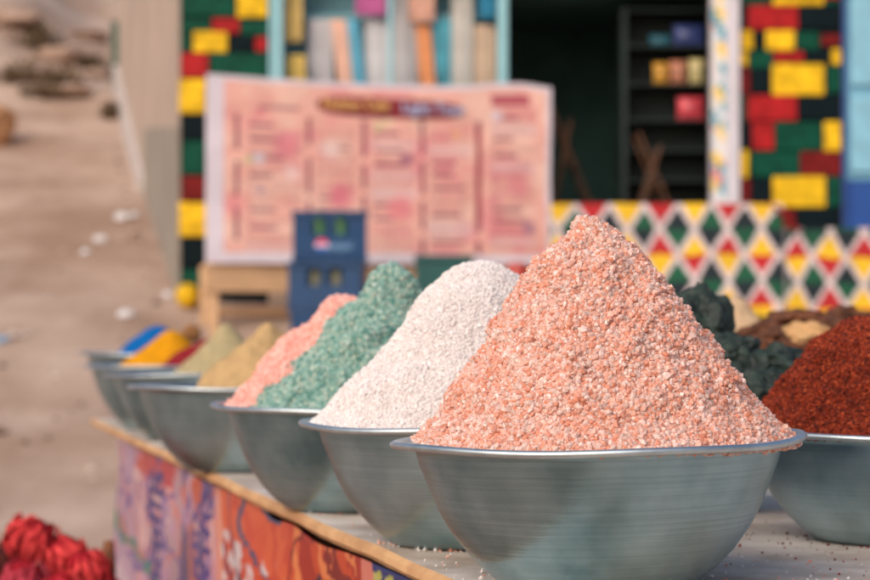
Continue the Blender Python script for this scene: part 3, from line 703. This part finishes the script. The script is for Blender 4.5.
    for a in (2.30, 2.40, 2.50, 2.59, 2.66):
        put(strokes(dd * .4, v, [(a * .4, .012), ((a + .03) * .4, .035), ((a - .01) * .4, .06), ((a + .05) * .4, .085)], .0065), (186, 184, 84))
        put(((dd - a - .02) / .02) ** 2 + ((v - .02) / .011) ** 2 < 1, (196, 190, 110))
        put(((dd - a - .055) / .015) ** 2 + ((v - .05) / .012) ** 2 < 1, (206, 200, 130))
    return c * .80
nd, nh = 760, 150
Dd, Vv = np.meshgrid(np.linspace(1.62, 5.66, nd), np.linspace(0, .62, nh))
tpar = (Dd - 1.55) / ed[1]
fold = .012 * np.sin(Dd * 9 + 1.5 * np.sin(Dd * 3.1)) * ss(.0, .25, Vv) + .010 * fbm(np.stack([Dd * 3, Vv * 2, 0 * Vv], -1), 14) * ss(0, .1, Vv) + .014 * np.exp(-((Dd - 4.72) / .05) ** 2) * ss(0, .15, Vv) - .03 * ss(.2, .6, Vv)
sag = (.010 * np.exp(-((Dd - 2.98) / .16) ** 2) + .012 * np.exp(-((Dd - 3.32) / .10) ** 2) + .003 * (1 + np.sin(Dd * 5)))   # the sheet has come away from the edge here
off = .012 + fold
Px = E0[0] + ed[0] * tpar + en[0] * off; Py = E0[1] + ed[1] * tpar + en[1] * off; Pz = TZ - .0225 - sag - Vv
ii = np.arange(nd * nh).reshape(nh, nd); ff = np.stack([ii[:-1, :-1], ii[:-1, 1:], ii[1:, 1:], ii[1:, :-1]], -1).reshape(-1, 4)
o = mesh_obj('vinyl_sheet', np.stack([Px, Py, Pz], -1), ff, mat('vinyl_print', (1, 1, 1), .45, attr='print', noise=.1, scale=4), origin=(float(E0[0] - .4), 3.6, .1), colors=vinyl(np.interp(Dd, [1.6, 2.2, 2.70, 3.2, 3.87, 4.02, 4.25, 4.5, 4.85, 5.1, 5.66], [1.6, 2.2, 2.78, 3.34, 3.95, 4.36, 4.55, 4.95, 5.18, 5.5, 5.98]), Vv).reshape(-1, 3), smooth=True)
sm = o.modifiers.new('solidify', 'SOLIDIFY'); sm.thickness = .0015
tag(o, 'colourful printed vinyl sheet hanging from the left edge of the table', 'sheet')

# ------------------------------------------------------------------ aluminium bowls
def alu():
    m = bpy.data.materials.new('spun_aluminium'); m.use_nodes = True; t = m.node_tree; b = t.nodes['Principled BSDF']
    b.inputs['Metallic'].default_value = 1; 
    tc = t.nodes.new('ShaderNodeTexCoord'); mp = t.nodes.new('ShaderNodeMapping'); mp.inputs['Scale'].default_value = (1.6, 1.6, 420)
    t.links.new(tc.outputs['Object'], mp.inputs[0])
    n = t.nodes.new('ShaderNodeTexNoise'); n.inputs['Scale'].default_value = 1; n.inputs['Detail'].default_value = 3; t.links.new(mp.outputs[0], n.inputs['Vector'])
    n2 = t.nodes.new('ShaderNodeTexNoise'); n2.inputs['Scale'].default_value = 9; n2.inputs['Detail'].default_value = 6; t.links.new(tc.outputs['Object'], n2.inputs['Vector'])
    r = t.nodes.new('ShaderNodeValToRGB'); r.color_ramp.elements[0].position = .35; r.color_ramp.elements[1].position = .7
    r.color_ramp.elements[0].color = (*lin(116, 150, 160), 1); r.color_ramp.elements[1].color = (*lin(178, 202, 210), 1); t.links.new(n2.outputs[0], r.inputs[0])
    br_ = t.nodes.new('ShaderNodeMapRange'); br_.inputs[1].default_value = .3; br_.inputs[2].default_value = .7; br_.inputs[3].default_value = .88; br_.inputs[4].default_value = 1.06
    t.links.new(n.outputs[0], br_.inputs[0]); mxb = t.nodes.new('ShaderNodeMix'); mxb.data_type = 'RGBA'; mxb.blend_type = 'MULTIPLY'; mxb.inputs[0].default_value = 1
    t.links.new(r.outputs[0], mxb.inputs[6]); t.links.new(br_.outputs[0], mxb.inputs[7]); t.links.new(mxb.outputs[2], b.inputs['Base Color'])
    mr = t.nodes.new('ShaderNodeMapRange'); mr.inputs[1].default_value = .3; mr.inputs[2].default_value = .7; mr.inputs[3].default_value = .24; mr.inputs[4].default_value = .42
    t.links.new(n2.outputs[0], mr.inputs[0]); t.links.new(mr.outputs[0], b.inputs['Roughness'])
    bp = t.nodes.new('ShaderNodeBump'); bp.inputs['Strength'].default_value = .2; bp.inputs['Distance'].default_value = .002
    t.links.new(n.outputs[0], bp.inputs['Height']); t.links.new(bp.outputs[0], b.inputs['Normal'])
    return m
ALU = alu(); BR = .223
RIM = mat('worn_rim', lin(200, 210, 214), .42, noise=.15, scale=30, metal=1.0)
# outer profile (radius, height as fraction of the bowl's height), then the inner wall back down
OUT = [(0, .012), (.085, .010), (.098, 0), (.106, .004), (.112, .03), (.125, .10), (.143, .22), (.160, .37), (.1725, .52), (.1835, .70), (.192, .84), (.1955, .925), (.2035, .950)]
def bowl_mesh(H, seed):
    prof = [(r, z * H) for r, z in OUT] + [(.208, .966 * H), (.208, .972 * H), (.1965, .965 * H), (.1925, .93 * H), (.188, .84 * H), (.179, .70 * H), (.168, .52 * H), (.156, .375 * H), (.138, .23 * H), (.115, .11 * H), (.09, .05 * H), (0, .045 * H)]
    # refine
    rr = [];
    for (a, b), (c, e) in zip(prof[:-1], prof[1:]):
        k = 3 if abs(a - c) + abs(b - e) > .012 else 1
        for i in range(k): rr.append((a + (c - a) * i / k, b + (e - b) * i / k))
    rr.append(prof[-1]); mb = MB(); mb.lathe([(max(r, 1e-4), z) for r, z in rr], n=128)
    v = np.array(mb.v)
    dent = 1 + .008 * fbm(v * [11, 11, 9] + seed, seed, 3) * (v[:, 2] > .01)[:]
    v[:, :2] *= dent[:, None]
    return v, mb.f
def rim_mesh(H, seed):
    mb = MB(); n = 128; c = [(-.0055, -.0005), (-.002, -.005), (.003, -.0065), (.007, -.005), (.0092, -.001), (.0088, .003), (.0055, .0058), (.0015, .006), (-.003, .0042), (-.0055, .0015), (-.0055, -.0005)]
    prof = [(.2145 + x * .82, .968 * H + z * .64) for x, z in c]
    mb.lathe(prof, n=n); v = np.array(mb.v); a = np.arctan2(v[:, 1], v[:, 0])
    v[:, 2] += .0016 * np.sin(a * 2 + seed) + .0010 * np.sin(a * 5 + seed * 2)
    return v, mb.f
BOWLS = 'spun aluminium bowls on the table'
def bowl(x, y, H, seed, label, tilt=(0, 0), sc=1.0, z=None):
    r = empty('bowl', (0, 0, 0), label, 'bowl', BOWLS)
    v, f = bowl_mesh(H, seed); mesh_obj('bowl_body', v, f, ALU, r, smooth=True)
    v, f = rim_mesh(H, seed); mesh_obj('rolled_rim', v, f, RIM, r, smooth=True)
    r.location = (x, y, (TZ if z is None else z) + .0015 + abs(math.sin(tilt[1])) * .1); r.rotation_euler = (tilt[0], tilt[1], seed * 1.3); r.scale = (sc, sc, 1)
    if tilt[0] or tilt[1]: r.rotation_euler = (tilt[0], tilt[1], 0)
    return r
FX, FY = .177, 2.20
bowl(FX, FY, .155, 1, 'large aluminium bowl nearest the camera, heaped with coarse pink salt', (0, math.radians(-1.4)))
bowl(.048, 2.62, .157, 2, 'aluminium bowl filled with white salt behind the nearest bowl')
bowl(-.12, 3.13, .160, 3, 'aluminium bowl shared by green and pale pink salt')
bowl(-.375, 3.99, .166, 4, 'aluminium bowl with tan powder, next beyond the green salt')
bowl(-.60, 5.10, .166, 5, 'aluminium bowl with khaki powder beyond the tan one')
bowl(-.742, 5.65, .178, 6, 'aluminium bowl holding yellow and dark red spice at the far end')
bowl(-.828, 6.08, .207, 7, 'aluminium bowl with blue powder, farthest along the table')
bowl(.600, 2.66, .144, 8, 'aluminium bowl with red chilli flakes at the right edge')
bowl(.36, 3.12, .150, 9, 'aluminium bowl full of black lumps behind the pink salt')
bowl(.66, 3.66, .150, 10, 'aluminium bowl of brown bark behind the black lumps')
bowl(.63, 4.55, .150, 11, 'aluminium bowl with cream powder far behind the black lumps')

# ------------------------------------------------------------------ heaps of salt and spice
def heap(name, label, cat, cx, cy, zb, R, H, prof, m, peak=(0, 0), noise=.012, nf=18, grains=0, gs=.004, pal=None, base_col=None, seed=1, top_flat=None, lump=None, ry=None, group='heaps of salt and spice', gsd=.28, clear=None, patch=False, fine=0.0):
    ps, ph = zip(*prof); nr, na = 70, 160
    def surf(s, a):
        k = 1 + .012 * np.sin(a * 3 + seed) + .010 * np.sin(a * 5 + 2 * seed)
        k = k * (1 - s) + s
        x = cx + peak[0] * (1 - s) + R * s * k * np.cos(a); y = cy + peak[1] * (1 - s) + (ry or R) * s * k * np.sin(a)
        z = zb + H * np.interp(s, ps, ph)
        p = np.stack([x, y, z], -1)
        nn = noise * fbm(p * nf, seed, 4) * (np.minimum(1, (1 - s) * 6) * .85 + .15)
        if fine: nn = nn + fine * vnoise(p * 130, seed + 5) + fine * .7 * vnoise(p * 75, seed + 6)
        out = np.stack([np.cos(a), np.sin(a), 0 * a + .9], -1) * .74
        p = p + out * nn[..., None]
        if lump is not None:
            for lx, ly, lr, lh in lump: p[..., 2] += lh * np.exp(-(((x - lx) / lr) ** 2 + ((y - ly) / lr) ** 2) ** 2)
        return p
    S_, A_ = np.meshgrid(np.linspace(0, 1, nr) , np.linspace(0, 2 * np.pi, na, endpoint=False), indexing='ij')
    P = surf(S_, A_); V = P.reshape(-1, 3); ii = np.arange(nr * na).reshape(nr, na)
    Fq = np.stack([ii[:-1], ii[1:], np.roll(ii[1:], -1, 1), np.roll(ii[:-1], -1, 1)], -1).reshape(-1, 4)
    bc = np.array(base_col if base_col is not None else (pal[0] if pal else (1, 1, 1)))
    cols = np.tile(bc, (len(V), 1))
    allv, allf, allc = [V], [Fq], [cols]
    if grains:
        s = np.sqrt(RNG.uniform(.0, 1, grains)); a = RNG.uniform(0, 2 * np.pi, grains)
        s = np.where(RNG.uniform(size=grains) < .25, s ** 2, s); s = np.minimum(s, .995)
        p = surf(s, a); e = .006
        t1 = surf(np.minimum(s + .01, 1), a) - p; t2 = surf(s, a + .02) - p
        nrm = np.cross(t1, t2); nrm /= (np.linalg.norm(nrm, axis=1, keepdims=True) + 1e-12); nrm *= np.sign(nrm[:, 2:3] + 1e-9)
        g_ = (1 + 5 ** .5) / 2
        cube = np.array([[-1, g_, 0], [1, g_, 0], [-1, -g_, 0], [1, -g_, 0], [0, -1, g_], [0, 1, g_], [0, -1, -g_], [0, 1, -g_], [g_, 0, -1], [g_, 0, 1], [-g_, 0, -1], [-g_, 0, 1]]) / 1.6
        cf = np.array([[0, 11, 5], [0, 5, 1], [0, 1, 7], [0, 7, 10], [0, 10, 11], [1, 5, 9], [5, 11, 4], [11, 10, 2], [10, 7, 6], [7, 1, 8], [3, 9, 4], [3, 4, 2], [3, 2, 6], [3, 6, 8], [3, 8, 9], [4, 9, 5], [2, 4, 11], [6, 2, 10], [8, 6, 7], [9, 8, 1]])
        Fq = np.concatenate([Fq[:, [0, 1, 2]], Fq[:, [0, 2, 3]]]); allf[0] = Fq
        sz = gs * np.clip(np.exp(RNG.normal(0, gsd, grains)), .4, 2.0) * .5
        loc = cube[None] * RNG.uniform(.68, 1.2, (grains, 12, 1)) * RNG.uniform(.7, 1.25, (grains, 1, 3))
        qn = RNG.normal(size=(grains, 4)); qn /= np.linalg.norm(qn, axis=1, keepdims=True); w_, x_, y_, z_ = qn.T
        Rm = np.stack([1 - 2 * (y_ ** 2 + z_ ** 2), 2 * (x_ * y_ - z_ * w_), 2 * (x_ * z_ + y_ * w_), 2 * (x_ * y_ + z_ * w_), 1 - 2 * (x_ ** 2 + z_ ** 2), 2 * (y_ * z_ - x_ * w_), 2 * (x_ * z_ - y_ * w_), 2 * (y_ * z_ + x_ * w_), 1 - 2 * (x_ ** 2 + y_ ** 2)], -1).reshape(-1, 3, 3)
        loc = np.einsum('nij,nkj->nki', Rm, loc) * sz[:, None, None]
        pos = p + nrm * (sz * RNG.uniform(-.3, 1.2, grains))[:, None]
        GV = (loc + pos[:, None, :]).reshape(-1, 3)
        GF = (cf[None] + 12 * np.arange(grains)[:, None, None]).reshape(-1, 3) + len(V)
        palA = np.array(pal); wts = np.array([1.0] * len(pal)); ci = RNG.integers(0, len(pal), grains)
        if patch:
            pt = fbm(p * 34, seed + 3, 3); ci = np.where((pt > .38) & (RNG.uniform(size=grains) < .4), np.array([4, 5, 8])[RNG.integers(0, 3, grains)], ci); ci = np.where((pt < -.4) & (RNG.uniform(size=grains) < .35), np.array([3, 6, 7])[RNG.integers(0, 3, grains)], ci)
        gc = palA[ci] * RNG.uniform(.86, 1.10, (grains, 1))
        allv.append(GV); allf.append(GF); allc.append(np.repeat(gc, 12, 0))
    o = mesh_obj(name, np.concatenate(allv), np.concatenate(allf), m, origin=(cx, cy, zb), colors=np.clip(np.concatenate(allc), 0, 1))
    if clear:
        o.data.materials.append(clear); mi_ = np.zeros(len(o.data.polygons), np.int32); mi_[len(Fq):] = np.repeat(RNG.uniform(size=grains) < .26, 20); o.data.polygons.foreach_set('material_index', mi_)
    if grains: 
        sm_ = np.zeros(len(o.data.polygons), bool); sm_[:len(Fq)] = True; o.data.polygons.foreach_set('use_smooth', sm_)
    else: o.data.polygons.foreach_set('use_smooth', np.ones(len(o.data.polygons), bool))
    return tag(o, label, cat, group)

clearm = mat('clear_salt_crystal', lin(240, 206, 194), .2, trans=.30, spec=.5)
saltm = mat('salt_crystal', (1, 1, 1), .38, attr='print', sss=.35, sssr=(1, .75, .65), spec=.5)
whitem = mat('white_salt', (1, 1, 1), .5, attr='print', sss=.3, sssr=(1, .95, .95), spec=.35)
greenm = mat('green_salt', (1, 1, 1), .45, attr='print', spec=.4)
powm = mat('spice_powder', (1, 1, 1), .95, attr='print', noise=.2, scale=40, bump=.9, bscale=130, spec=.1)
grm = mat('spice_grain', (1, 1, 1), .7, attr='print', spec=.25)
P1 = [(0, 1), (.05, .98), (.164, .90), (.272, .826), (.426, .642), (.569, .459), (.723, .275), (.836, .138), (1, 0)]
P2 = [(0, 1), (.08, .99), (.2, .93), (.32, .81), (.45, .64), (.6, .44), (.78, .215), (.92, .065), (1, 0)]
P3 = [(0, 1), (.12, .97), (.25, .86), (.5, .58), (.75, .28), (.92, .06), (1, 0)]
PC = [(0, 1), (.08, .96), (.5, .53), (.95, .04), (1, 0)]

k = F / FY
heap('salt_heap', 'tall cone of coarse salmon pink salt in the nearest bowl', 'salt', FX + .005, FY, TZ + .150, .2035, .2335, P1, saltm,
     peak=((588 - 606) / k, 0), noise=.0075, nf=30, grains=150000, gs=.0034, seed=2, gsd=.38, clear=clearm, patch=True, fine=.0024, base_col=lin(192, 92, 60),  # deep orange base paints the light scattered in gaps between the grains
     pal=[lin(221, 168, 152), lin(219, 163, 145), lin(217, 157, 138), lin(225, 180, 167), lin(214, 149, 126), lin(210, 138, 112), lin(223, 174, 159), lin(232, 198, 190), lin(216, 150, 128)])
heap('salt_heap', 'cone of fine white salt in the second nearest bowl', 'salt', .050, 2.62, TZ + .151, .211, .205, P2, whitem,
     peak=(.012, 0), noise=.0065, nf=18, grains=110000, gs=.0023, seed=5, base_col=lin(216, 204, 202), pal=[lin(232, 224, 222), lin(228, 217, 215), lin(238, 231, 229), lin(222, 210, 208)])
heap('salt_heap', 'heap of pale mint green salt with a lump on its peak', 'salt', -.085, 3.10, TZ + .152, .192, .198, [(0, 1), (.15, .925), (.37, .71), (.75, .275), (.93, .06), (1, 0)], greenm,
     peak=(.024, 0), noise=.013, nf=22, grains=70000, gs=.0037, seed=8, gsd=.35, base_col=lin(38, 100, 90), lump=[(-.068, 3.08, .036, .020)],
     pal=[lin(150, 180, 168), lin(126, 164, 154), lin(104, 150, 140), lin(172, 190, 180), lin(84, 136, 126), lin(172, 184, 168), lin(136, 170, 160)])
heap('salt_heap', 'heap of pale pink salt behind the green salt', 'salt', -.145, 3.18, TZ + .152, .18, .170, P3, saltm,
     peak=(.0, .02), noise=.010, nf=20, grains=45000, gs=.0036, seed=9, base_col=lin(230, 150, 136), pal=[lin(242, 184, 172), lin(238, 170, 156), lin(244, 196, 184), lin(234, 158, 142)])
heap('spice_heap', 'tan powder cone in the bowl next beyond the green salt', 'spice', -.330, 3.99, TZ + .155, .14, .136, PC, powm, peak=(.002, 0), noise=.008, nf=14, seed=11, base_col=lin(206, 170, 122))
heap('spice_heap', 'khaki green powder cone between the tan and yellow heaps', 'spice', -.530, 5.10, TZ + .155, .132, .136, PC, powm, peak=(.014, 0), noise=.008, nf=14, seed=12, base_col=lin(188, 170, 130))
heap('spice_heap', 'bright orange yellow powder heap near the far end', 'spice', -.750, 5.70, TZ + .168, .135, .100, P3, powm, peak=(.02, .0), noise=.006, nf=10, seed=13, base_col=lin(232, 158, 24))
heap('spice_heap', 'dark red powder heap beside the yellow one', 'spice', -.655, 5.60, TZ + .166, .115, .083, PC, powm, peak=(.035, -.01), noise=.006, nf=10, seed=14, base_col=lin(148, 40, 48))
heap('spice_heap', 'blue powder heap in the farthest bowl', 'spice', -.822, 6.08, TZ + .197, .130, .090, P3, powm, peak=(.005, 0), noise=.004, nf=10, seed=15, base_col=lin(14, 104, 178))
heap('spice_heap', 'dark red chilli flakes heaped in the bowl at the right edge', 'spice', .598, 2.66, TZ + .137, .203, .150, [(0, 1), (.2, .985), (.39, .92), (.6, .68), (.76, .37), (.88, .16), (1, 0)], grm, noise=.012, nf=20, grains=110000, gs=.0022, seed=16, gsd=.5, base_col=lin(90, 28, 12),
     pal=[lin(140, 48, 20), lin(124, 40, 15), lin(106, 32, 13), lin(158, 66, 34), lin(80, 24, 12), lin(128, 42, 17)])
heap('spice_heap', 'cream powder cone far behind the black lumps', 'spice', .64, 4.55, TZ + .14, .195, .20, P3, powm, peak=(.02, 0), noise=.008, nf=12, seed=17, base_col=lin(218, 184, 148))
rock('spice_lump', (QX(191, 5.85), 5.85, QZ(333, 5.85) - .02), (.026, .026, .026), mat('brown_lump', lin(140, 96, 56), .9), 71, 'small brown lump on the back of the yellow heap', 'spice', sink=.2)

# black lumps piled in the bowl behind the pink salt
blk = mat('black_lump', lin(38, 56, 48), .6, two=lin(14, 24, 22), scale=30, bump=.7, bscale=70, spec=.5)
BL = [(700, 300, 3.10, .046, .060, 'tall dark lump sticking up at the peak of the black pile'), (716, 330, 3.06, .044, .038, 'dark lump just below the peak of the black pile'), (738, 352, 3.04, .040, .036, 'dark lump halfway down the black pile'),
      (688, 322, 3.16, .05, .05, 'dark lump behind the pink salt in the black pile'), (776, 362, 3.00, .048, .034, 'wide grey black lump at the right of the black pile'), (766, 386, 2.95, .046, .036, 'front dark lump beside the red chilli flakes'),
      (735, 384, 3.0, .05, .04, 'low dark lump against the pink salt slope'), (796, 382, 3.02, .04, .034, 'dark lump half hidden behind the chilli flakes'), (700, 360, 3.1, .06, .06, 'large dark lump inside the black pile'),
      (745, 372, 3.12, .06, .05, 'large dark lump at the back of the black pile'), (715, 395, 3.14, .06, .055, 'dark lump at the bottom of the black pile'), (765, 402, 3.1, .06, .045, 'dark lump low on the right of the black pile')]
for i, (px, py, d, r, rz, lab) in enumerate(BL):
    x, y, z = Q(px, py, d); rock('black_lump', (x, y, z - rz - (.040 if i in (0, 1, 8) else .012)), (r, r, rz), blk, 80 + i, lab, 'spice lump', 'black lumps in a bowl', amp=.24, freq=2.3, sub=4, sink=0, rot=i)
brn = mat('brown_bark', lin(128, 74, 44), .9, two=lin(70, 42, 28), scale=14, bump=.6, bscale=50)
tanb = mat('tan_bark', lin(204, 160, 110), .9, noise=.2, scale=14)
PCS = [(752, 338, 3.66, .042, .020, brn, 'brown bark chip at the left rim of the bark bowl'), (768, 331, 3.70, .040, .018, brn, 'brown bark chip leaning on the left of the bark pile'),
       (783, 322, 3.74, .044, .020, brn, 'dark bark chip near the top of the bark pile'), (800, 318, 3.76, .046, .018, brn, 'flat bark chip lying on top of the bark pile'),
       (818, 322, 3.74, .042, .020, brn, 'bark chip at the right of the top of the pile'), (776, 342, 3.62, .045, .022, brn, 'bark chip low at the front left of the pile'),
       (796, 334, 3.64, .040, .018, tanb, 'pale tan chip in the front of the bark pile'), (812, 338, 3.60, .044, .022, tanb, 'second pale tan chip, nearer the chilli flakes'),
       (790, 348, 3.60, .046, .024, brn, 'broad bark chip low in the middle of the pile'), (832, 330, 3.70, .050, .026, brn, 'bark chip just behind the chilli flakes'),
       (760, 350, 3.60, .046, .022, brn, 'bark chip resting on the bowl rim by the black lumps'), (846, 322, 3.78, .050, .026, brn, 'dark bark chip at the far right of the pile'),
       (808, 352, 3.62, .055, .028, brn, 'bark chip under the pale tan chips')]
for i, (px, py, d, rx, rz, m, lab) in enumerate(PCS):
    x, y, z = Q(px, py, d); rock('bark_piece', (x, y, z - rz), (rx, .030, rz), m, 110 + i, lab, 'bark', 'bark pieces in a bowl', amp=.45, freq=2.4, sub=3, sink=0, rot=.9 * i)
core = [(790, 362, 3.68, .15, .05)]
for px, py, d, r_, h_ in core:
    x, y, z = Q(px, py, d); rock('bark_piece', (x, y, z - h_), (r_, .12, h_), brn, 140, 'large bark slab at the bottom of the bark bowl', 'bark', 'bark pieces in a bowl', amp=.25, sink=0)

# ------------------------------------------------------------------ basket of dried red flower heads, at the lower left
bx, by = QX(38, 4.25), 4.25
bas = empty('basket', (bx, by, 0), 'tall woven basket on the ground holding red flower heads', 'basket')
mb = MB(); prof = [(.14, .0), (.15, .02), (.17, .15), (.185, .30), (.19, .40), (.19, .425), (.18, .425), (.178, .40), (.16, .16), (.14, .03), (.0001, .03)]
prof = [(r + (.004 if (i % 2) else 0), z) for i, (r, z) in enumerate(prof)]
mb.lathe([(.0001, 0)] + prof, (bx, by, 0), 40); mb.build('basket_body', [mat('wicker', lin(160, 118, 78), .9, noise=.4, scale=20, stretch=(1, 1, 6), bump=.8, bscale=40)], bas, smooth=True)
redf = mat('red_flower', lin(222, 78, 78), .9, two=lin(184, 46, 54), scale=30, spec=.2)
pinkf = mat('pink_red_flower', lin(214, 84, 104), .8, two=lin(140, 28, 40), scale=30, spec=.2)
darkf = mat('dark_red_flower', lin(96, 44, 40), .85, two=lin(60, 24, 24), scale=30, spec=.2)
corem = mat('flower_core', lin(150, 26, 38), .9, spec=.1)
def flower(px, py, d, r, m, label, seed):
    rs = np.random.default_rng(seed + 40); x, y, z = Q(px, py, d); v = []; f = []; mi = []
    n, k = 10, 16
    for i in range(n + 1):
        for j in range(k):
            t, a = math.pi * i / n, 2 * math.pi * j / k; v.append((.84 * r * math.sin(t) * math.cos(a), .84 * r * math.sin(t) * math.sin(a), -.84 * r * math.cos(t)))
    for i in range(n):
        for j in range(k): f.append((i * k + j, i * k + (j + 1) % k, (i + 1) * k + (j + 1) % k, (i + 1) * k + j)); mi.append(1)
    for p in range(64):
        a0 = rs.uniform(0, 6.283); rr = r * rs.uniform(.84, 1.08); t0 = rs.uniform(.2, 1.1); t1 = t0 + rs.uniform(1.1, 1.7); wd = rs.uniform(.10, .19); tw = rs.uniform(-.5, .5); b0 = len(v)
        for i in range(9):
            u = i / 8; t = t0 + (t1 - t0) * u; ww = wd * math.sin(math.pi * (.12 + .80 * u)) ; a = a0 + tw * u
            R0 = rr * (1 + .03 * u * u + .05 * math.sin(u * 9 + p))
            for q_, dr in ((-1, .07), (0, -.03), (1, .07)):
                aa = a + q_ * ww / max(.35, math.sin(t)); R1 = R0 * (1 + dr)
                v.append((R1 * math.sin(t) * math.cos(aa), R1 * math.sin(t) * math.sin(aa), -R1 * math.cos(t)))
        for i in range(8):
            for q_ in (0, 1): f.append((b0 + i * 3 + q_, b0 + i * 3 + q_ + 1, b0 + i * 3 + q_ + 4, b0 + i * 3 + q_ + 3)); mi.append(0)
    v = np.array(v); v = v + rs.normal(size=v.shape) * r * .022; ax = rs.normal(size=2) * .5; ca, sa = math.cos(ax[0]), math.sin(ax[0])
    v = np.stack([v[:, 0], v[:, 1] * ca - v[:, 2] * sa, v[:, 1] * sa + v[:, 2] * ca], -1); ca, sa = math.cos(ax[1]), math.sin(ax[1])
    v = np.stack([v[:, 0] * ca + v[:, 2] * sa, v[:, 1], v[:, 2] * ca - v[:, 0] * sa], -1)
    tag(mesh_obj('flower_head', v + np.array([x, y, z]), f, [m, corem], origin=(x, y, z - r), smooth=True, mi=mi), label, 'dried flower', 'dried red flower heads in the basket')
flower(33, 541, 4.22, .052, redf, 'bright red ridged flower head, topmost of the pile', 1)
flower(66, 558, 4.16, .046, redf, 'red flower head just right of the topmost one', 2)
flower(84, 572, 4.12, .048, redf, 'red flower head at the right end of the pile', 3)
flower(24, 582, 4.10, .050, pinkf, 'pinkish red flower head below the topmost one', 4)
flower(0, 566, 4.24, .046, darkf, 'dull brownish red flower head at the far left', 5)
flower(62, 592, 4.08, .045, redf, 'red flower head in the lower middle of the pile', 6)
flower(104, 590, 4.14, .030, redf, 'small red flower head beside the dry stem', 7)
mb = MB(); p0, p1, p2 = Q(110, 600, 4.2), Q(107, 565, 4.2), Q(109, 541, 4.2)
mb.tube([p0, p1, p2], [.014, .018, .010], 8); mb.tube([p1, Q(114, 556, 4.2)], [.012, .006], 6); mb.tube([Q(108, 590, 4.21), Q(103, 575, 4.21)], [.010, .005], 6)
tag(mb.build('dried_branch', [mat('stem_brown', lin(124, 76, 50), .9, noise=.4, scale=30)], origin=p0, smooth=True), 'brown dry twig standing upright beside the red flower heads', 'stem')

# ------------------------------------------------------------------ spilled grains and powder on the table
def spill(name, label, spots, pal, gs, m):
    pts = []
    for cx, cy, r0, r1, n in spots:
        a = RNG.uniform(0, 6.283, n); r = r0 + (r1 - r0) * RNG.uniform(0, 1, n) ** 2.2; pts.append(np.stack([cx + r * np.cos(a), cy + r * np.sin(a)], -1))
    p = np.concatenate(pts); p = p[(p[:, 0] - np.array([edge_x(q) for q in p[:, 1]])) > .012]
    n = len(p); base = np.array([[0, 0, 1.], [1, 0, 0], [0, 1, 0], [-1, 0, 0], [0, -1, 0], [0, 0, -1]]); bf = np.array([[0, 1, 2], [0, 2, 3], [0, 3, 4], [0, 4, 1], [5, 2, 1], [5, 3, 2], [5, 4, 3], [5, 1, 4]])
    sz = gs * np.exp(RNG.normal(0, .4, n)) * .5; loc = base[None] * RNG.uniform(.6, 1.3, (n, 6, 1)) * sz[:, None, None]
    V = loc + np.concatenate([p, (TZ + sz * .5)[:, None]], 1)[:, None, :]
    Ff = (bf[None] + 6 * np.arange(n)[:, None, None]).reshape(-1, 3)
    o = mesh_obj(name, V.reshape(-1, 3), Ff, m, origin=(float(p[0, 0]), float(p[0, 1]), TZ), colors=np.repeat(np.array(pal)[RNG.integers(0, len(pal), n)], 6, 0))
    tag(o, label, 'salt', None, 'stuff')
spill('spilled_salt', 'scattered grains of pink and white salt on the white table top', [(FX, FY, .105, .36, 420), (.048, 2.62, .105, .32, 300), (-.12, 3.13, .105, .3, 200), (.45, 2.2, .0, .3, 90)],
      [lin(230, 176, 158), lin(226, 214, 212), lin(222, 150, 124), lin(236, 226, 224)], .0030, saltm)
spill('spilled_spice', 'scattered red brown flakes on the table by the chilli bowl', [(.60, 2.66, .118, .30, 220), (.5, 2.3, 0, .3, 60)], [lin(136, 40, 22), lin(104, 26, 14), lin(120, 84, 60)], .0026, grm)

# loose gravel on the sandy path
n = 900; gy_ = 7.6 + 10 * RNG.uniform(0, 1, n) ** 1.3; gx_ = RNG.uniform(-.30, -.04, n) * gy_ * 1.0
gx_ = np.where(gy_ > 12.3, np.minimum(gx_, WALL_A[0] - .15 + (WALL_B[0] - WALL_A[0]) * (gy_ - 12.5) / 6.9), gx_)
base = np.array([[0, 0, .7], [1, 0, 0], [0, .9, 0], [-1, 0, 0], [0, -.9, 0], [0, 0, -.7]]); bf = np.array([[0, 1, 2], [0, 2, 3], [0, 3, 4], [0, 4, 1], [5, 2, 1], [5, 3, 2], [5, 4, 3], [5, 1, 4]])
sz = .010 * np.exp(RNG.normal(0, .55, n)); loc = base[None] * RNG.uniform(.6, 1.3, (n, 6, 1)) * sz[:, None, None]
V = loc + np.stack([gx_, gy_, HC + ground_rel(gx_, gy_) + sz * .2], -1)[:, None, :]
o = mesh_obj('gravel', V.reshape(-1, 3), (bf[None] + 6 * np.arange(n)[:, None, None]).reshape(-1, 3), mat('gravel_stone', (1, 1, 1), .9, attr='print'), origin=(-2, 10, .3),
             colors=np.repeat(np.array([lin(196, 178, 166), lin(140, 116, 100), lin(116, 96, 82), lin(178, 156, 142)])[RNG.integers(0, 4, n)], 6, 0))
tag(o, 'small loose gravel scattered over the sandy path', 'gravel', None, 'stuff')
